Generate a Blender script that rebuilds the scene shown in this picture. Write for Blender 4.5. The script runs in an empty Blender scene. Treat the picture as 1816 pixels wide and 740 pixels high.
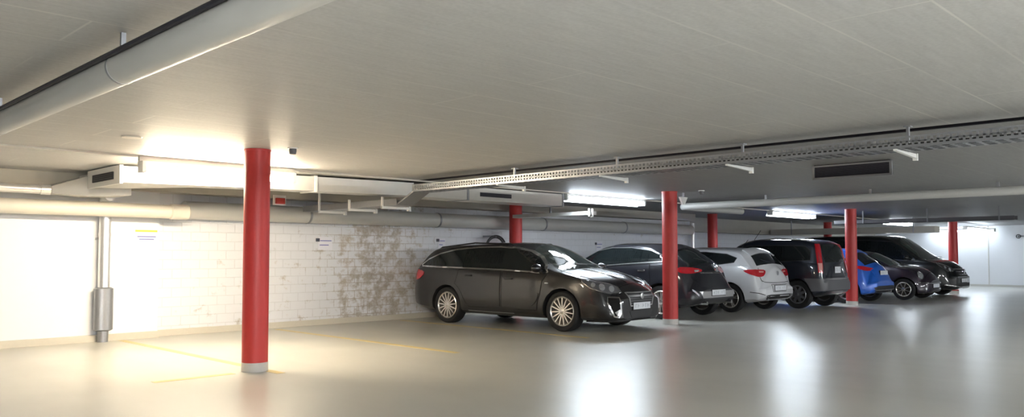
import bpy, bmesh, math, random
import numpy as np
from mathutils import Vector, Matrix
from mathutils.bvhtree import BVHTree
random.seed(7)
SC = bpy.context.scene
COL = SC.collection
PI = math.pi

# ------------------------------------------------------------------ materials
def nt(name):
    m = bpy.data.materials.new(name); m.use_nodes = True
    t = m.node_tree; b = t.nodes['Principled BSDF']
    return m, t, b
def N(t, kind, **kw):
    n = t.nodes.new(kind)
    for k, v in kw.items():
        if k in n.inputs.keys(): n.inputs[k].default_value = v
        else: setattr(n, k, v)
    return n
def simple(name, col, rough=.5, metal=0., coat=0., noise=0., nscale=30., bump=0., spec=.5, coat_rough=.03):
    m, t, b = nt(name)
    b.inputs['Base Color'].default_value = (*col, 1)
    b.inputs['Roughness'].default_value = rough
    b.inputs['Metallic'].default_value = metal
    b.inputs['Coat Weight'].default_value = coat
    b.inputs['Coat Roughness'].default_value = coat_rough
    b.inputs['Specular IOR Level'].default_value = spec
    tc = N(t, 'ShaderNodeTexCoord'); nz = N(t, 'ShaderNodeTexNoise', Scale=nscale, Detail=4.)
    t.links.new(tc.outputs['Object'], nz.inputs['Vector'])
    if noise:
        mx = N(t, 'ShaderNodeMix', data_type='RGBA')
        mx.inputs[6].default_value = (*[c*(1-noise) for c in col], 1)
        mx.inputs[7].default_value = (*[min(1, c*(1+noise)) for c in col], 1)
        t.links.new(nz.outputs['Fac'], mx.inputs[0]); t.links.new(mx.outputs[2], b.inputs['Base Color'])
    if bump:
        bp = N(t, 'ShaderNodeBump', Strength=bump, Distance=.01)
        t.links.new(nz.outputs['Fac'], bp.inputs['Height']); t.links.new(bp.outputs['Normal'], b.inputs['Normal'])
    return m
def emit(name, col, s):
    m, t, b = nt(name)
    b.inputs['Base Color'].default_value = (.9, .9, .9, 1)
    b.inputs['Emission Color'].default_value = (*col, 1); b.inputs['Emission Strength'].default_value = s
    return m

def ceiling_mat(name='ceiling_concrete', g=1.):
    m, t, b = nt(name)
    tc = N(t, 'ShaderNodeTexCoord')
    L = t.links.new
    mp = N(t, 'ShaderNodeMapping'); mp.inputs['Location'].default_value = (-.02, -.165, 0)
    L(tc.outputs['Object'], mp.inputs['Vector'])
    br = N(t, 'ShaderNodeTexBrick'); br.offset = .5; br.offset_frequency = 2
    br.inputs['Scale'].default_value = 1.; br.inputs['Mortar Size'].default_value = .009; br.inputs['Mortar Smooth'].default_value = .6
    br.inputs['Brick Width'].default_value = 2.62; br.inputs['Row Height'].default_value = .515
    br.inputs['Color1'].default_value = (.25, .25, .25, 1); br.inputs['Color2'].default_value = (.75, .75, .75, 1)
    L(mp.outputs['Vector'], br.inputs['Vector'])
    n1 = N(t, 'ShaderNodeTexNoise', Scale=.5, Detail=3.); L(tc.outputs['Object'], n1.inputs['Vector'])
    st = N(t, 'ShaderNodeMapping'); st.inputs['Scale'].default_value = (2.5, 22, 1); L(tc.outputs['Object'], st.inputs['Vector'])
    n2 = N(t, 'ShaderNodeTexNoise', Scale=1.2, Detail=6., Distortion=.6); L(st.outputs['Vector'], n2.inputs['Vector'])
    n3 = N(t, 'ShaderNodeTexNoise', Scale=40., Detail=4.); L(tc.outputs['Object'], n3.inputs['Vector'])
    r1 = N(t, 'ShaderNodeMapRange'); r1.inputs[1].default_value = .36; r1.inputs[2].default_value = .60; L(n1.outputs['Fac'], r1.inputs[0])
    ml = N(t, 'ShaderNodeMath', operation='MULTIPLY'); L(r1.outputs[0], ml.inputs[0]); L(br.outputs['Fac'], ml.inputs[1])
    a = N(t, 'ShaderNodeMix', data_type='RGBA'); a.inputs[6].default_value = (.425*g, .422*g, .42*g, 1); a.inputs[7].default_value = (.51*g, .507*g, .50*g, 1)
    s1 = N(t, 'ShaderNodeMath', operation='ADD'); L(n2.outputs['Fac'], s1.inputs[0]); L(n3.outputs['Fac'], s1.inputs[1])
    s2 = N(t, 'ShaderNodeMapRange'); s2.inputs[1].default_value = .7; s2.inputs[2].default_value = 1.3; L(s1.outputs[0], s2.inputs[0])
    L(s2.outputs[0], a.inputs[0])
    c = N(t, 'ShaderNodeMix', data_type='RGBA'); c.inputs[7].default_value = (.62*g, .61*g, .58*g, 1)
    L(ml.outputs[0], c.inputs[0]); L(a.outputs[2], c.inputs[6]); L(c.outputs[2], b.inputs['Base Color'])
    b.inputs['Roughness'].default_value = .55
    bp = N(t, 'ShaderNodeBump', Strength=.25, Distance=.006); L(n2.outputs['Fac'], bp.inputs['Height']); L(bp.outputs['Normal'], b.inputs['Normal'])
    return m

def floor_mat():
    m, t, b = nt('floor_epoxy'); L = t.links.new
    tc = N(t, 'ShaderNodeTexCoord')
    n1 = N(t, 'ShaderNodeTexNoise', Scale=.6, Detail=5.); L(tc.outputs['Object'], n1.inputs['Vector'])
    a = N(t, 'ShaderNodeMix', data_type='RGBA'); a.inputs[6].default_value = FLOOR_A; a.inputs[7].default_value = FLOOR_B
    r = N(t, 'ShaderNodeMapRange'); r.inputs[1].default_value = .35; r.inputs[2].default_value = .65; L(n1.outputs['Fac'], r.inputs[0])
    L(r.outputs[0], a.inputs[0]); L(a.outputs[2], b.inputs['Base Color'])
    mp = N(t, 'ShaderNodeMapping'); mp.inputs['Rotation'].default_value = (0, 0, -math.radians(44.8)); mp.inputs['Scale'].default_value = (2.2, .25, 1)
    L(tc.outputs['Object'], mp.inputs['Vector'])
    n2 = N(t, 'ShaderNodeTexNoise', Scale=1.6, Detail=3.); L(mp.outputs['Vector'], n2.inputs['Vector'])
    r2 = N(t, 'ShaderNodeMapRange'); r2.inputs[3].default_value = .27; r2.inputs[4].default_value = .34; L(n2.outputs['Fac'], r2.inputs[0])
    L(r2.outputs[0], b.inputs['Roughness'])
    n3 = N(t, 'ShaderNodeTexNoise', Scale=.9, Detail=1.); L(tc.outputs['Object'], n3.inputs['Vector'])
    bp = N(t, 'ShaderNodeBump', Strength=.06, Distance=.02); L(n3.outputs['Fac'], bp.inputs['Height']); L(bp.outputs['Normal'], b.inputs['Normal'])
    b.inputs['Specular IOR Level'].default_value = 1.
    return m
FLOOR_A = (.41, .405, .368, 1); FLOOR_B = (.465, .457, .413, 1)

def brick_mat():
    m, t, b = nt('painted_block_wall'); L = t.links.new
    tc = N(t, 'ShaderNodeTexCoord'); sp = N(t, 'ShaderNodeSeparateXYZ'); L(tc.outputs['Object'], sp.inputs[0])
    cb = N(t, 'ShaderNodeCombineXYZ'); L(sp.outputs['X'], cb.inputs['X']); L(sp.outputs['Z'], cb.inputs['Y'])
    br = N(t, 'ShaderNodeTexBrick'); br.inputs['Scale'].default_value = 1.; br.inputs['Mortar Size'].default_value = .007
    br.inputs['Brick Width'].default_value = .30; br.inputs['Row Height'].default_value = .15
    br.inputs['Mortar Smooth'].default_value = .5
    L(cb.outputs[0], br.inputs['Vector'])
    # peeling paint: strongest between u = 8 and 10.4, light traces from 5.5 on
    def gauss(c, w):
        d = N(t, 'ShaderNodeMath', operation='SUBTRACT'); L(sp.outputs['X'], d.inputs[0]); d.inputs[1].default_value = c
        q = N(t, 'ShaderNodeMath', operation='DIVIDE'); L(d.outputs[0], q.inputs[0]); q.inputs[1].default_value = w
        p = N(t, 'ShaderNodeMath', operation='POWER'); L(q.outputs[0], p.inputs[0]); p.inputs[1].default_value = 2
        e = N(t, 'ShaderNodeMath', operation='MULTIPLY'); L(p.outputs[0], e.inputs[0]); e.inputs[1].default_value = -1
        f = N(t, 'ShaderNodeMath', operation='EXPONENT'); L(e.outputs[0], f.inputs[0]); return f.outputs[0]
    def m2(op, x, y):
        n = N(t, 'ShaderNodeMath', operation=op)
        for i, s in enumerate((x, y)):
            if isinstance(s, (int, float)): n.inputs[i].default_value = s
            else: L(s, n.inputs[i])
        return n.outputs[0]
    low = N(t, 'ShaderNodeMapRange'); low.inputs[1].default_value = 1.3; low.inputs[2].default_value = .3; L(sp.outputs['Z'], low.inputs[0])
    na = N(t, 'ShaderNodeTexNoise', Scale=4.2, Detail=7., Roughness=.68); L(cb.outputs[0], na.inputs['Vector'])
    nb = N(t, 'ShaderNodeTexNoise', Scale=16., Detail=5.); L(cb.outputs[0], nb.inputs['Vector'])
    base = m2('ADD', m2('MULTIPLY', gauss(9.25, 1.15), .42), m2('MULTIPLY', m2('MULTIPLY', gauss(6.4, 1.0), low.outputs[0]), .10))
    tot = m2('ADD', m2('ADD', base, m2('MULTIPLY', m2('SUBTRACT', na.outputs['Fac'], .27), 2.1)), m2('MULTIPLY', br.outputs['Fac'], m2('ADD', .05, m2('MULTIPLY', gauss(9.2, 1.3), .35))))
    st = N(t, 'ShaderNodeMapRange'); st.inputs[1].default_value = .72; st.inputs[2].default_value = 1.0; L(tot, st.inputs[0])
    stm = m2('MULTIPLY', st.outputs[0], m2('ADD', .35, m2('MULTIPLY', nb.outputs['Fac'], .9)))
    paint = N(t, 'ShaderNodeMix', data_type='RGBA'); paint.inputs[6].default_value = (.66, .675, .715, 1); paint.inputs[7].default_value = (.58, .59, .62, 1)
    L(br.outputs['Fac'], paint.inputs[0])
    nd = N(t, 'ShaderNodeTexNoise', Scale=1.7, Detail=2.); L(cb.outputs[0], nd.inputs['Vector'])
    raw = N(t, 'ShaderNodeMix', data_type='RGBA'); raw.inputs[6].default_value = (.20, .18, .16, 1); raw.inputs[7].default_value = (.50, .42, .32, 1)
    L(nd.outputs['Fac'], raw.inputs[0])
    fin = N(t, 'ShaderNodeMix', data_type='RGBA', clamp_factor=True); L(stm, fin.inputs[0]); L(paint.outputs[2], fin.inputs[6]); L(raw.outputs[2], fin.inputs[7])
    L(fin.outputs[2], b.inputs['Base Color'])
    b.inputs['Roughness'].default_value = .5
    h = m2('SUBTRACT', m2('MULTIPLY', br.outputs['Fac'], -1.), m2('MULTIPLY', st.outputs[0], .5))
    bp = N(t, 'ShaderNodeBump', Strength=.5, Distance=.006); L(h, bp.inputs['Height']); L(bp.outputs['Normal'], b.inputs['Normal'])
    return m

M = {}
M['ceiling'] = ceiling_mat(); M['ceiling_darker'] = ceiling_mat('ceiling_darker_concrete', .52); M['floor'] = floor_mat(); M['block'] = brick_mat()
M['white_wall'] = simple('white_wall_paint', (.70, .715, .745), .45, noise=.02, nscale=3)
M['grey_wall'] = simple('grey_wall_paint', (.50, .49, .46), .5, noise=.03, nscale=3)
M['concrete'] = simple('beam_concrete', (.42, .40, .35), .6, noise=.08, nscale=6, bump=.1)
M['cove'] = simple('floor_cove', (.52, .49, .42), .4, noise=.04)
M['red'] = simple('red_column_paint', (.50, .035, .032), .45, noise=.08, nscale=9, bump=.05)
M['column_foot'] = simple('grey_column_foot', (.55, .53, .50), .4, noise=.05)
M['duct'] = simple('galvanised_duct', (.58, .57, .54), .38, metal=.35, noise=.06, nscale=8)
M['pipe_paint'] = simple('grey_painted_pipe', (.50, .50, .48), .35, noise=.04, nscale=5)
M['pipe_light'] = simple('pale_pipe', (.62, .59, .52), .4, noise=.04, nscale=5)
M['steel'] = simple('galvanised_steel', (.30, .31, .33), .35, metal=.6, noise=.08, nscale=25)
M['zinc'] = simple('bright_zinc', (.78, .78, .78), .28, metal=.75, noise=.08, nscale=12)
M['dark'] = simple('dark_grille', (.015, .015, .025), .5)
M['white_metal'] = simple('white_metal', (.80, .80, .78), .35)
M['yellow'] = simple('yellow_line_paint', (.60, .47, .17), .35, noise=.2, nscale=5)
M['sign_white'] = simple('sign_white', (.72, .72, .78), .4)
M['sign_blue'] = simple('sign_blue', (.10, .12, .40), .4)
M['sign_dark'] = simple('sign_dark', (.03, .03, .05), .4)
M['sign_yellow'] = simple('sign_yellow', (.80, .60, .05), .4)
M['red_box'] = simple('alarm_red', (.45, .04, .03), .4)
M['tyre'] = simple('tyre_rubber', (.012, .012, .013), .75, bump=.1)
M['rim'] = simple('alloy_silver', (.75, .72, .68), .25, metal=.8)
M['rim_dark'] = simple('alloy_grey', (.30, .30, .32), .3, metal=.8)
M['brake'] = simple('brake_disc', (.12, .11, .10), .4, metal=.8)
M['well'] = simple('wheel_well', (.008, .008, .008), .9)
M['glass'] = simple('car_glass_dark', (.012, .016, .017), .03, spec=.7)
M['glass_light'] = simple('windscreen_glass', (.05, .065, .06), .03, spec=.9)
M['chrome'] = simple('chrome', (.80, .80, .82), .12, metal=1.)
M['satin'] = simple('satin_trim', (.45, .45, .46), .3, metal=.8)
M['plastic'] = simple('black_plastic', (.018, .018, .02), .55)
M['grey_plastic'] = simple('grey_plastic', (.11, .11, .12), .45)
M['seam'] = simple('panel_gap', (.003, .003, .003), .9)
M['plate'] = simple('number_plate_white', (.72, .74, .78), .35)
M['plate_ink'] = simple('number_plate_ink', (.42, .44, .48), .5)
M['tail'] = simple('tail_lamp_red', (.50, .01, .02), .12, coat=1., spec=.8)
M['tail_pink'] = simple('tail_lamp_pale', (.75, .35, .33), .12, coat=1.)
M['lamp'] = simple('head_lamp_clear', (.55, .57, .60), .1, metal=.6, coat=1.)
M['lamp_dark'] = simple('head_lamp_housing', (.05, .05, .055), .08, metal=.3, coat=1.)
M['lamp_mid'] = simple('head_lamp_reflector', (.22, .22, .24), .1, metal=.6, coat=1.)
M['amber'] = simple('amber_reflector', (.7, .25, .05), .2)
def paint(name, col, rough=.35, metal=.3):
    return simple(name, col, rough, metal=metal, coat=1., coat_rough=.02)
M['p_black'] = paint('paint_black', (.008, .008, .010))
M['p_grey'] = paint('paint_dark_grey', (.020, .021, .028))
M['p_white'] = paint('paint_white', (.66, .67, .70), metal=0.)
M['p_navy'] = paint('paint_blue_black', (.006, .010, .022))
M['p_blue'] = paint('paint_blue', (.015, .13, .62), metal=.2)
M['p_plum'] = paint('paint_dark_plum', (.022, .014, .026))
M['p_van'] = paint('paint_van_black', (.006, .008, .009))

# ------------------------------------------------------------------ object helpers
def link(o, parent=None, label=None, cat=None, group=None, kind=None):
    COL.objects.link(o)
    if parent is not None: o.parent = parent
    if label: o['label'] = label
    if cat: o['category'] = cat
    if group: o['group'] = group
    if kind: o['kind'] = kind
    return o
def thing(name, label, cat, loc=(0, 0, 0), rz=0., group=None):
    o = bpy.data.objects.new(name, None); o.empty_display_size = .2
    o.location = loc; o.rotation_euler = (0, 0, rz)
    return link(o, None, label, cat, group, 'thing')
def finish(bm, name, mat, parent=None, smooth=True, angle=35, **kw):
    bmesh.ops.recalc_face_normals(bm, faces=bm.faces)
    me = bpy.data.meshes.new(name); bm.to_mesh(me); bm.free()
    mats = mat if isinstance(mat, (list, tuple)) else [mat]
    for m_ in mats: me.materials.append(m_)
    if smooth:
        for p in me.polygons: p.use_smooth = True
        me.set_sharp_from_angle(angle=math.radians(angle))
    o = bpy.data.objects.new(name, me)
    return link(o, parent, **kw)
def structure(name, bm, mat, **kw):
    return finish(bm, name, mat, None, kind='structure', smooth=False, **kw)
def box(bm, x0, x1, y0, y1, z0, z1, mi=0, bev=0.):
    r = bmesh.ops.create_cube(bm, size=1.)
    vs = r['verts']
    for v in vs:
        v.co = Vector((x0 if v.co.x < 0 else x1, y0 if v.co.y < 0 else y1, z0 if v.co.z < 0 else z1))
    fs = {f for v in vs for f in v.link_faces}
    for f in fs: f.material_index = mi
    if bev:
        es = {e for f in fs for e in f.edges}
        bmesh.ops.bevel(bm, geom=list(es), offset=bev, segments=2, profile=.5, affect='EDGES')
    return vs
def hexa(bm, pts):
    """8 points: bottom 4 ccw, top 4 ccw"""
    v = [bm.verts.new(p) for p in pts]
    for f in ((3, 2, 1, 0), (4, 5, 6, 7), (0, 1, 5, 4), (1, 2, 6, 5), (2, 3, 7, 6), (3, 0, 4, 7)):
        bm.faces.new([v[i] for i in f])
def tube(bm, pts, r, seg=16, caps=True):
    pts = [Vector(p) for p in pts]; n = len(pts)
    rs = r if isinstance(r, (list, tuple)) else [r]*n
    rings = []; prev = None
    for i, p in enumerate(pts):
        if i == 0: d = pts[1]-p
        elif i == n-1: d = p-pts[i-1]
        else: d = (pts[i+1]-p).normalized()+(p-pts[i-1]).normalized()
        d.normalize()
        if prev is None:
            a = d.orthogonal().normalized()
        else:
            a = (prev - d*prev.dot(d)).normalized()
        prev = a; b_ = d.cross(a)
        rings.append([bm.verts.new(p+(a*math.cos(2*PI*k/seg)+b_*math.sin(2*PI*k/seg))*rs[i]) for k in range(seg)])
    for i in range(n-1):
        for k in range(seg):
            bm.faces.new((rings[i][k], rings[i][(k+1) % seg], rings[i+1][(k+1) % seg], rings[i+1][k]))
    if caps:
        bm.faces.new(rings[0][::-1]); bm.faces.new(rings[-1])
def lathe(bm, prof, axis='z', seg=32, center=(0, 0, 0), close=False):
    c = Vector(center); rings = []
    for (r, h) in prof:
        ring = []
        for k in range(seg):
            a = 2*PI*k/seg
            if axis == 'z': v = Vector((r*math.cos(a), r*math.sin(a), h))
            elif axis == 'y': v = Vector((r*math.cos(a), h, r*math.sin(a)))
            else: v = Vector((h, r*math.cos(a), r*math.sin(a)))
            ring.append(bm.verts.new(c+v))
        rings.append(ring)
    m = len(rings)
    for i in range(m if close else m-1):
        A, B = rings[i], rings[(i+1) % m]
        for k in range(seg):
            bm.faces.new((A[k], A[(k+1) % seg], B[(k+1) % seg], B[k]))
    if not close:
        bm.faces.new(rings[0][::-1]); bm.faces.new(rings[-1])
def BM(): return bmesh.new()
def bx(name, dims, mat, parent=None, bev=0., **kw):
    b = BM(); box(b, *dims, bev=bev); return finish(b, name, mat, parent, smooth=bev > 0, **kw)
def tb(name, pts, r, mat, parent=None, seg=16, **kw):
    b = BM(); tube(b, pts, r, seg); return finish(b, name, mat, parent, **kw)
def bend(p0, p1, p2, r, n=6):
    """points of a rounded corner p0-p1-p2"""
    p0, p1, p2 = map(Vector, (p0, p1, p2)); a = (p0-p1).normalized()*r; c = (p2-p1).normalized()*r
    out = []
    for i in range(n+1):
        t = i/n; out.append((1-t)**2*(p1+a)+2*t*(1-t)*p1+t*t*(p1+c))
    return out

# ------------------------------------------------------------------ the room
U0, U1, V0 = -8., 36.6, -10.
ZC = 2.45
b = BM(); box(b, U0, U1+.3, V0, 15.5, -.3, 0); structure('floor', b, M['floor'])
b = BM(); box(b, U0, 7.84, V0, 15.5, ZC, ZC+.3); structure('ceiling', b, M['ceiling'])
b = BM(); box(b, 8.06, U1+.3, V0, 15.5, ZC, ZC+.3); structure('ceiling', b, M['ceiling_darker'])  # same ceiling concrete in a darker tone beyond the channel
b = BM(); box(b, 7.84, 8.06, V0, 15.5, ZC+.10, ZC+.3); box(b, 7.84, 7.85, V0, 15.5, ZC+.001, ZC+.1); box(b, 8.03, 8.06, V0, 15.5, ZC+.001, ZC+.1); structure('ceiling', b, M['dark'])      # dark-lined channel between the two ceiling slabs
b = BM(); box(b, U0, 4.98, 12.70, 13.3, 0, ZC); structure('wall_left_bay', b, M['white_wall'])
b = BM(); box(b, 4.98, 20.35, 12.85, 13.3, 0, ZC); structure('wall_back', b, M['block'])
b = BM(); box(b, 20.1, 20.35, 13.3, 14.3, 0, ZC); structure('wall_back_return', b, M['grey_wall'])
b = BM(); box(b, 20.35, U1, 14.0, 14.3, 0, ZC); structure('wall_back_far', b, M['block'])
b = BM(); box(b, U1, U1+.3, 8.33, 14.3, 0, ZC); structure('wall_right', b, M['white_wall'])
b = BM(); box(b, U1-.12, U1+.3, V0, 8.33, 0, ZC); structure('wall_right_near', b, M['white_wall'])
b = BM(); box(b, U0-.3, U0, V0, 13.3, 0, ZC); structure('wall_left', b, M['white_wall'])
b = BM(); box(b, U0, U1, V0-.3, V0, 0, ZC); structure('wall_front', b, M['white_wall'])
b = BM(); box(b, U0, 4.99, 12.66, 12.72, 0, .10); structure('baseboard_left', b, M['cove'])
b = BM(); box(b, 4.99, 20.35, 12.81, 12.86, 0, .10); structure('baseboard_back', b, M['cove'])
b = BM(); box(b, U1-.04, U1+.02, 8.33, 14, 0, .08); structure('baseboard_right', b, M['grey_wall'])
b = BM(); box(b, U1-.16, U1-.10, V0, 8.33, 0, .08); structure('baseboard_right_near', b, M['grey_wall'])
b = BM(); box(b, U1-.03, U1+.01, 9.15, 9.18, .08, ZC); structure('trim_1', b, M['grey_wall'])
b = BM(); box(b, U0, 20.1, 12.5, 12.86, 2.25, ZC); structure('trim_2', b, M['concrete'])      # downstand beam along the wall
b = BM(); box(b, 20.1, U1, 13.6, 14.0, 2.0, ZC); structure('trim_3', b, M['concrete'])
# wall posts beside the end of the block wall
o = tb('drain_pipe', [(20.3, 12.72, 0), (20.3, 12.72, 2.2)], .055, M['zinc'], kind='thing',
   label='thin bright vertical pipe at the far end of the block wall', cat='pipe')
# floor lines
for (u, lab) in ((4.42, 'yellow parking line running from the white wall to the nearest red column'),
                 (6.95, 'yellow parking line on the empty floor between the nearest column and the black station wagon'),
                 (9.62, 'yellow parking line running under the near side of the black station wagon'),
                 ):
    bx('parking_line', (u-.05, u+.05, 7.9, 12.6, 0, .002), M['yellow'], label=lab, cat='floor marking', kind='thing')
bx('parking_line', (3.2, 4.05, 8.2, 8.3, 0, .002), M['yellow'], label='short yellow mark on the floor at the foot of the nearest red column', cat='floor marking', kind='thing')

# ------------------------------------------------------------------ columns
def column(u, v, label, r=.14):
    t = thing('column', label, 'column', (u, v, 0), 0, 'red columns')
    b = BM(); lathe(b, [(r, .10), (r, ZC-.02)], seg=48); finish(b, 'shaft', M['red'], t)
    b = BM(); lathe(b, [(r+.004, 0), (r+.004, .10)], seg=48); finish(b, 'foot', M['column_foot'], t, label='grey foot band')
    b = BM(); lathe(b, [(r+.006, ZC-.02), (r+.006, ZC)], seg=48); finish(b, 'collar', M['red'], t)
    return t
column(4.31, 8.28, 'nearest and tallest red round column, standing alone on the empty floor')
column(12.59, 8.38, 'red round column between the black station wagon and dark grey hatchback')
column(20.67, 8.29, 'red round column between the black boxy hatchback and the blue hatchback')
column(28.95, 8.28, 'red round column rising behind the bonnet of the black van')
column(12.42, 12.22, 'red column close to the wall behind the roof of the black station wagon')
column(20.35, 12.1, 'red column close to the wall above the roof of the white hatchback')
column(28.6, 12.3, 'red column close to the wall seen above the black van roof')

# ------------------------------------------------------------------ big pipe overhead
t = thing('overhead_pipe', 'big grey round pipe crossing under the ceiling in the top left corner', 'pipe', (1.52, 0, 2.262))
tb('pipe_run', [(0, -9.9, 0), (0, 10.6, 0)], .084, M['pipe_paint'], t, seg=40)
for v in (1.2, 4.4, 6.9, 8.9):
    b = BM(); lathe(b, [(.0835, v-.012), (.086, v-.012), (.086, v+.012), (.0835, v+.012)], axis='y', seg=40, close=True)
    box(b, -.012, .012, v-.010, v+.010, .08, .188)
    finish(b, 'pipe_clamp', M['steel'], t)
tb('cable', [(-.088, -9.9, .045), (-.088, 10.4, .045)], .014, M['dark'], t, seg=8, label='thin dark strip standing in for the shadow gap along the pipe')  # no real wire: dark rod drawn in place of the shadow beside the pipe

# ------------------------------------------------------------------ ductwork on the left
t = thing('air_duct', 'flat sheet metal air duct under the ceiling behind the nearest red column', 'duct', (3.73, 10.8, 0))
def loc(t, *p): return tuple(p[i]-t.location[i] for i in range(3))
b = BM()
sec = [(3.73, 10.77, 11.97), (4.15, 10.66, 11.8), (4.7, 10.53, 10.95), (5.55, 10.33, 10.72), (7.9, 10.04, 10.42)]
for (a0, f0, k0), (a1, f1, k1) in zip(sec[:-1], sec[1:]):
    hexa(b, [loc(t, *p) for p in [(a0, f0, 2.21), (a1, f1, 2.21), (a1, k1, 2.21), (a0, k0, 2.21), (a0, f0, 2.42), (a1, f1, 2.42), (a1, k1, 2.42), (a0, k0, 2.42)]])
bmesh.ops.remove_doubles(b, verts=b.verts, dist=.001)
finish(b, 'duct_body', M['duct'], t, smooth=False)
for u, vf, vb in ((3.73, 10.77, 11.97), (6.25, 10.24, 10.63)):
    bx('joint_flange', (u-3.73-.02, u-3.73+.02, vf-10.8-.015, vb-10.8+.015, 2.195, 2.435), M['white_metal'], t)
bx('grille', (-.035, -.02, .17, .95, 2.26, 2.36), M['dark'], t, label='dark slot grille on the end of the duct')
b = BM()
for z in (2.285, 2.31, 2.335): box(b, -.040, -.036, .19, .93, z-.002, z+.002)
finish(b, 'grille_slats', M['grey_plastic'], t, smooth=False)
b = BM(); hexa(b, [(0, 1.18, 2.09), (.5, 1.0, 2.12), (.5, 1.60, 2.12), (0, 1.60, 2.09), (0, 1.18, 2.40), (.5, 1.0, 2.41), (.5, 1.60, 2.41), (0, 1.60, 2.40)])
finish(b, 'junction_box', M['duct'], t, smooth=False)
# rectangular to round transition
b = BM()
seg = 32; A = []; B = []
for k in range(seg):
    a = 2*PI*k/seg; c, s = math.cos(a), math.sin(a); q = max(abs(c), abs(s))
    A.append(b.verts.new((0, 1.39+.205*c/q, 2.235+.14*s/q))); B.append(b.verts.new((-.42, 1.40+.07*c, 2.17+.07*s)))
for k in range(seg): b.faces.new((A[k], A[(k+1) % seg], B[(k+1) % seg], B[k]))
b.faces.new(A[::-1]); b.faces.new(B); finish(b, 'reducer', M['duct'], t)
t = thing('round_duct', 'bright round ventilation pipe leading left from the air duct under the ceiling', 'pipe', (3.28, 12.2, 2.17))
tb('pipe_run', [(-11.2, 0, 0), (0.025, 0, 0)], .062, M['zinc'], t, seg=28)
b = BM(); lathe(b, [(.072, -.10), (.072, .025)], axis='x', seg=28); finish(b, 'coupling', M['zinc'], t)
t = thing('down_pipe', 'bright vertical ventilation pipe with a wide sleeve on the white wall', 'pipe', (4.15, 12.59, 0))
pts = [(0, -.20, 2.15)]+bend((0, -.20, 2.15), (0, 0, 2.15), (0, 0, 1.5), .13)+[(0, 0, .8)]
tb('pipe_run', pts, .082, M['zinc'], t, seg=28)
for z in (1.55,):
    b = BM(); lathe(b, [(.088, z), (.088, z+.05)], seg=28); finish(b, 'coupling', M['zinc'], t)
b = BM(); lathe(b, [(.10, .16), (.135, .18), (.135, .78), (.10, .80)], seg=32)
for q in b.verts: q.co.y *= .66
finish(b, 'sleeve', M['steel'], t, label='wide lower sleeve')
b = BM(); lathe(b, [(.075, 0), (.075, .16)], seg=24); finish(b, 'stub', M['steel'], t)
b = BM(); box(b, -.10, .10, .07, .105, 1.50, 1.53); finish(b, 'wall_bracket', M['steel'], t, smooth=False)
# wall pipes
t = thing('wall_pipe', 'pale thick pipe along the top of the white wall ending in a sleeve', 'pipe', (5.3, 12.38, 1.94))
tb('pipe_run', [(-13.2, 0, 0), (-.3, 0, 0)], .105, M['pipe_light'], t, seg=32)
b = BM(); lathe(b, [(.10, -.3), (.118, -.28), (.118, -.02), (.10, 0)], axis='x', seg=32); finish(b, 'end_sleeve', M['pipe_light'], t)
t = thing('wall_pipe', 'long grey thick pipe along the top of the stained block wall', 'pipe', (5.36, 12.68, 1.99))
tb('pipe_run', [(0, 0, 0), (14.75, 0, 0)], .145, M['pipe_paint'], t, seg=36)
for u in (2.2, 5.2, 8.4, 11.5):
    b = BM(); lathe(b, [(.146, u), (.153, u), (.153, u+.04), (.146, u+.04)], axis='x', seg=36, close=True); finish(b, 'pipe_clamp', M['steel'], t)

# second duct, past the cable tray
t = thing('air_duct', 'flat air duct with a slot grille between the cable tray and the middle ceiling lamp', 'duct', (8.05, 9.95, 0))
bx('duct_body', (0, 3.35, 0, .5, 2.2, 2.42), M['duct'], t)
bx('grille', (1.2, 1.95, -.008, .002, 2.27, 2.34), M['dark'], t, label='narrow dark slot grille')
for x in (.9, 3.31): bx('joint_flange', (x, x+.04, -.015, .515, 2.19, 2.43), M['steel'], t)

# ------------------------------------------------------------------ cable tray
t = thing('cable_tray', 'long perforated steel cable tray hung below the ceiling across the middle of the garage', 'cable tray', (7.35, 0, 0))
def tray_side(b, x, v0, v1, z0, z1, pitch=.05):
    box(b, x-.002, x+.002, v0, v1, z0, z0+.022); box(b, x-.002, x+.002, v0, v1, z1-.018, z1)
    mid = (z0+z1)/2
    box(b, x-.002, x+.002, v0, v1, mid-.006, mid+.006)
    n = int((v1-v0)/pitch)
    for i in range(n+1):
        v = v0+i*pitch
        box(b, x-.002, x+.002, v-.010, v+.010, z0+.022, z1-.018)
b = BM(); tray_side(b, 0, -4., 9.35, 2.215, 2.315); finish(b, 'side_rail', M['steel'], t, smooth=False)
b = BM(); tray_side(b, .30, -4., 9.35, 2.215, 2.315, .1); finish(b, 'side_rail', M['steel'], t, smooth=False)
b = BM()
for x in (.005, .08, .15, .22, .295): box(b, x-.012, x+.012, -4., 9.35, 2.212, 2.216)
for i in range(134): box(b, 0, .30, -4.+i*.1-.018, -4.+i*.1+.018, 2.211, 2.215)
finish(b, 'tray_bottom', M['steel'], t, smooth=False)
tb('cable', [(.06, -4, 2.24), (.07, 9.3, 2.24)], .018, M['plastic'], t, seg=8)
tb('cable', [(.13, -4, 2.24), (.12, 9.3, 2.24)], .014, M['plastic'], t, seg=8)
tb('cable', [(.20, -4, 2.24), (.2, 9.3, 2.24)], .022, M['grey_plastic'], t, seg=8)
b = BM(); hexa(b, [(0, 9.35, 2.21), (.3, 9.35, 2.21), (.3, 9.75, 2.03), (0, 9.75, 2.03), (0, 9.35, 2.235), (.3, 9.35, 2.235), (.3, 9.75, 2.055), (0, 9.75, 2.055)])
box(b, -.003, .003, 9.35, 9.38, 2.2, 2.32); finish(b, 'ramp', M['steel'], t, smooth=False, label='sloping drop piece under the duct')
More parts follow.
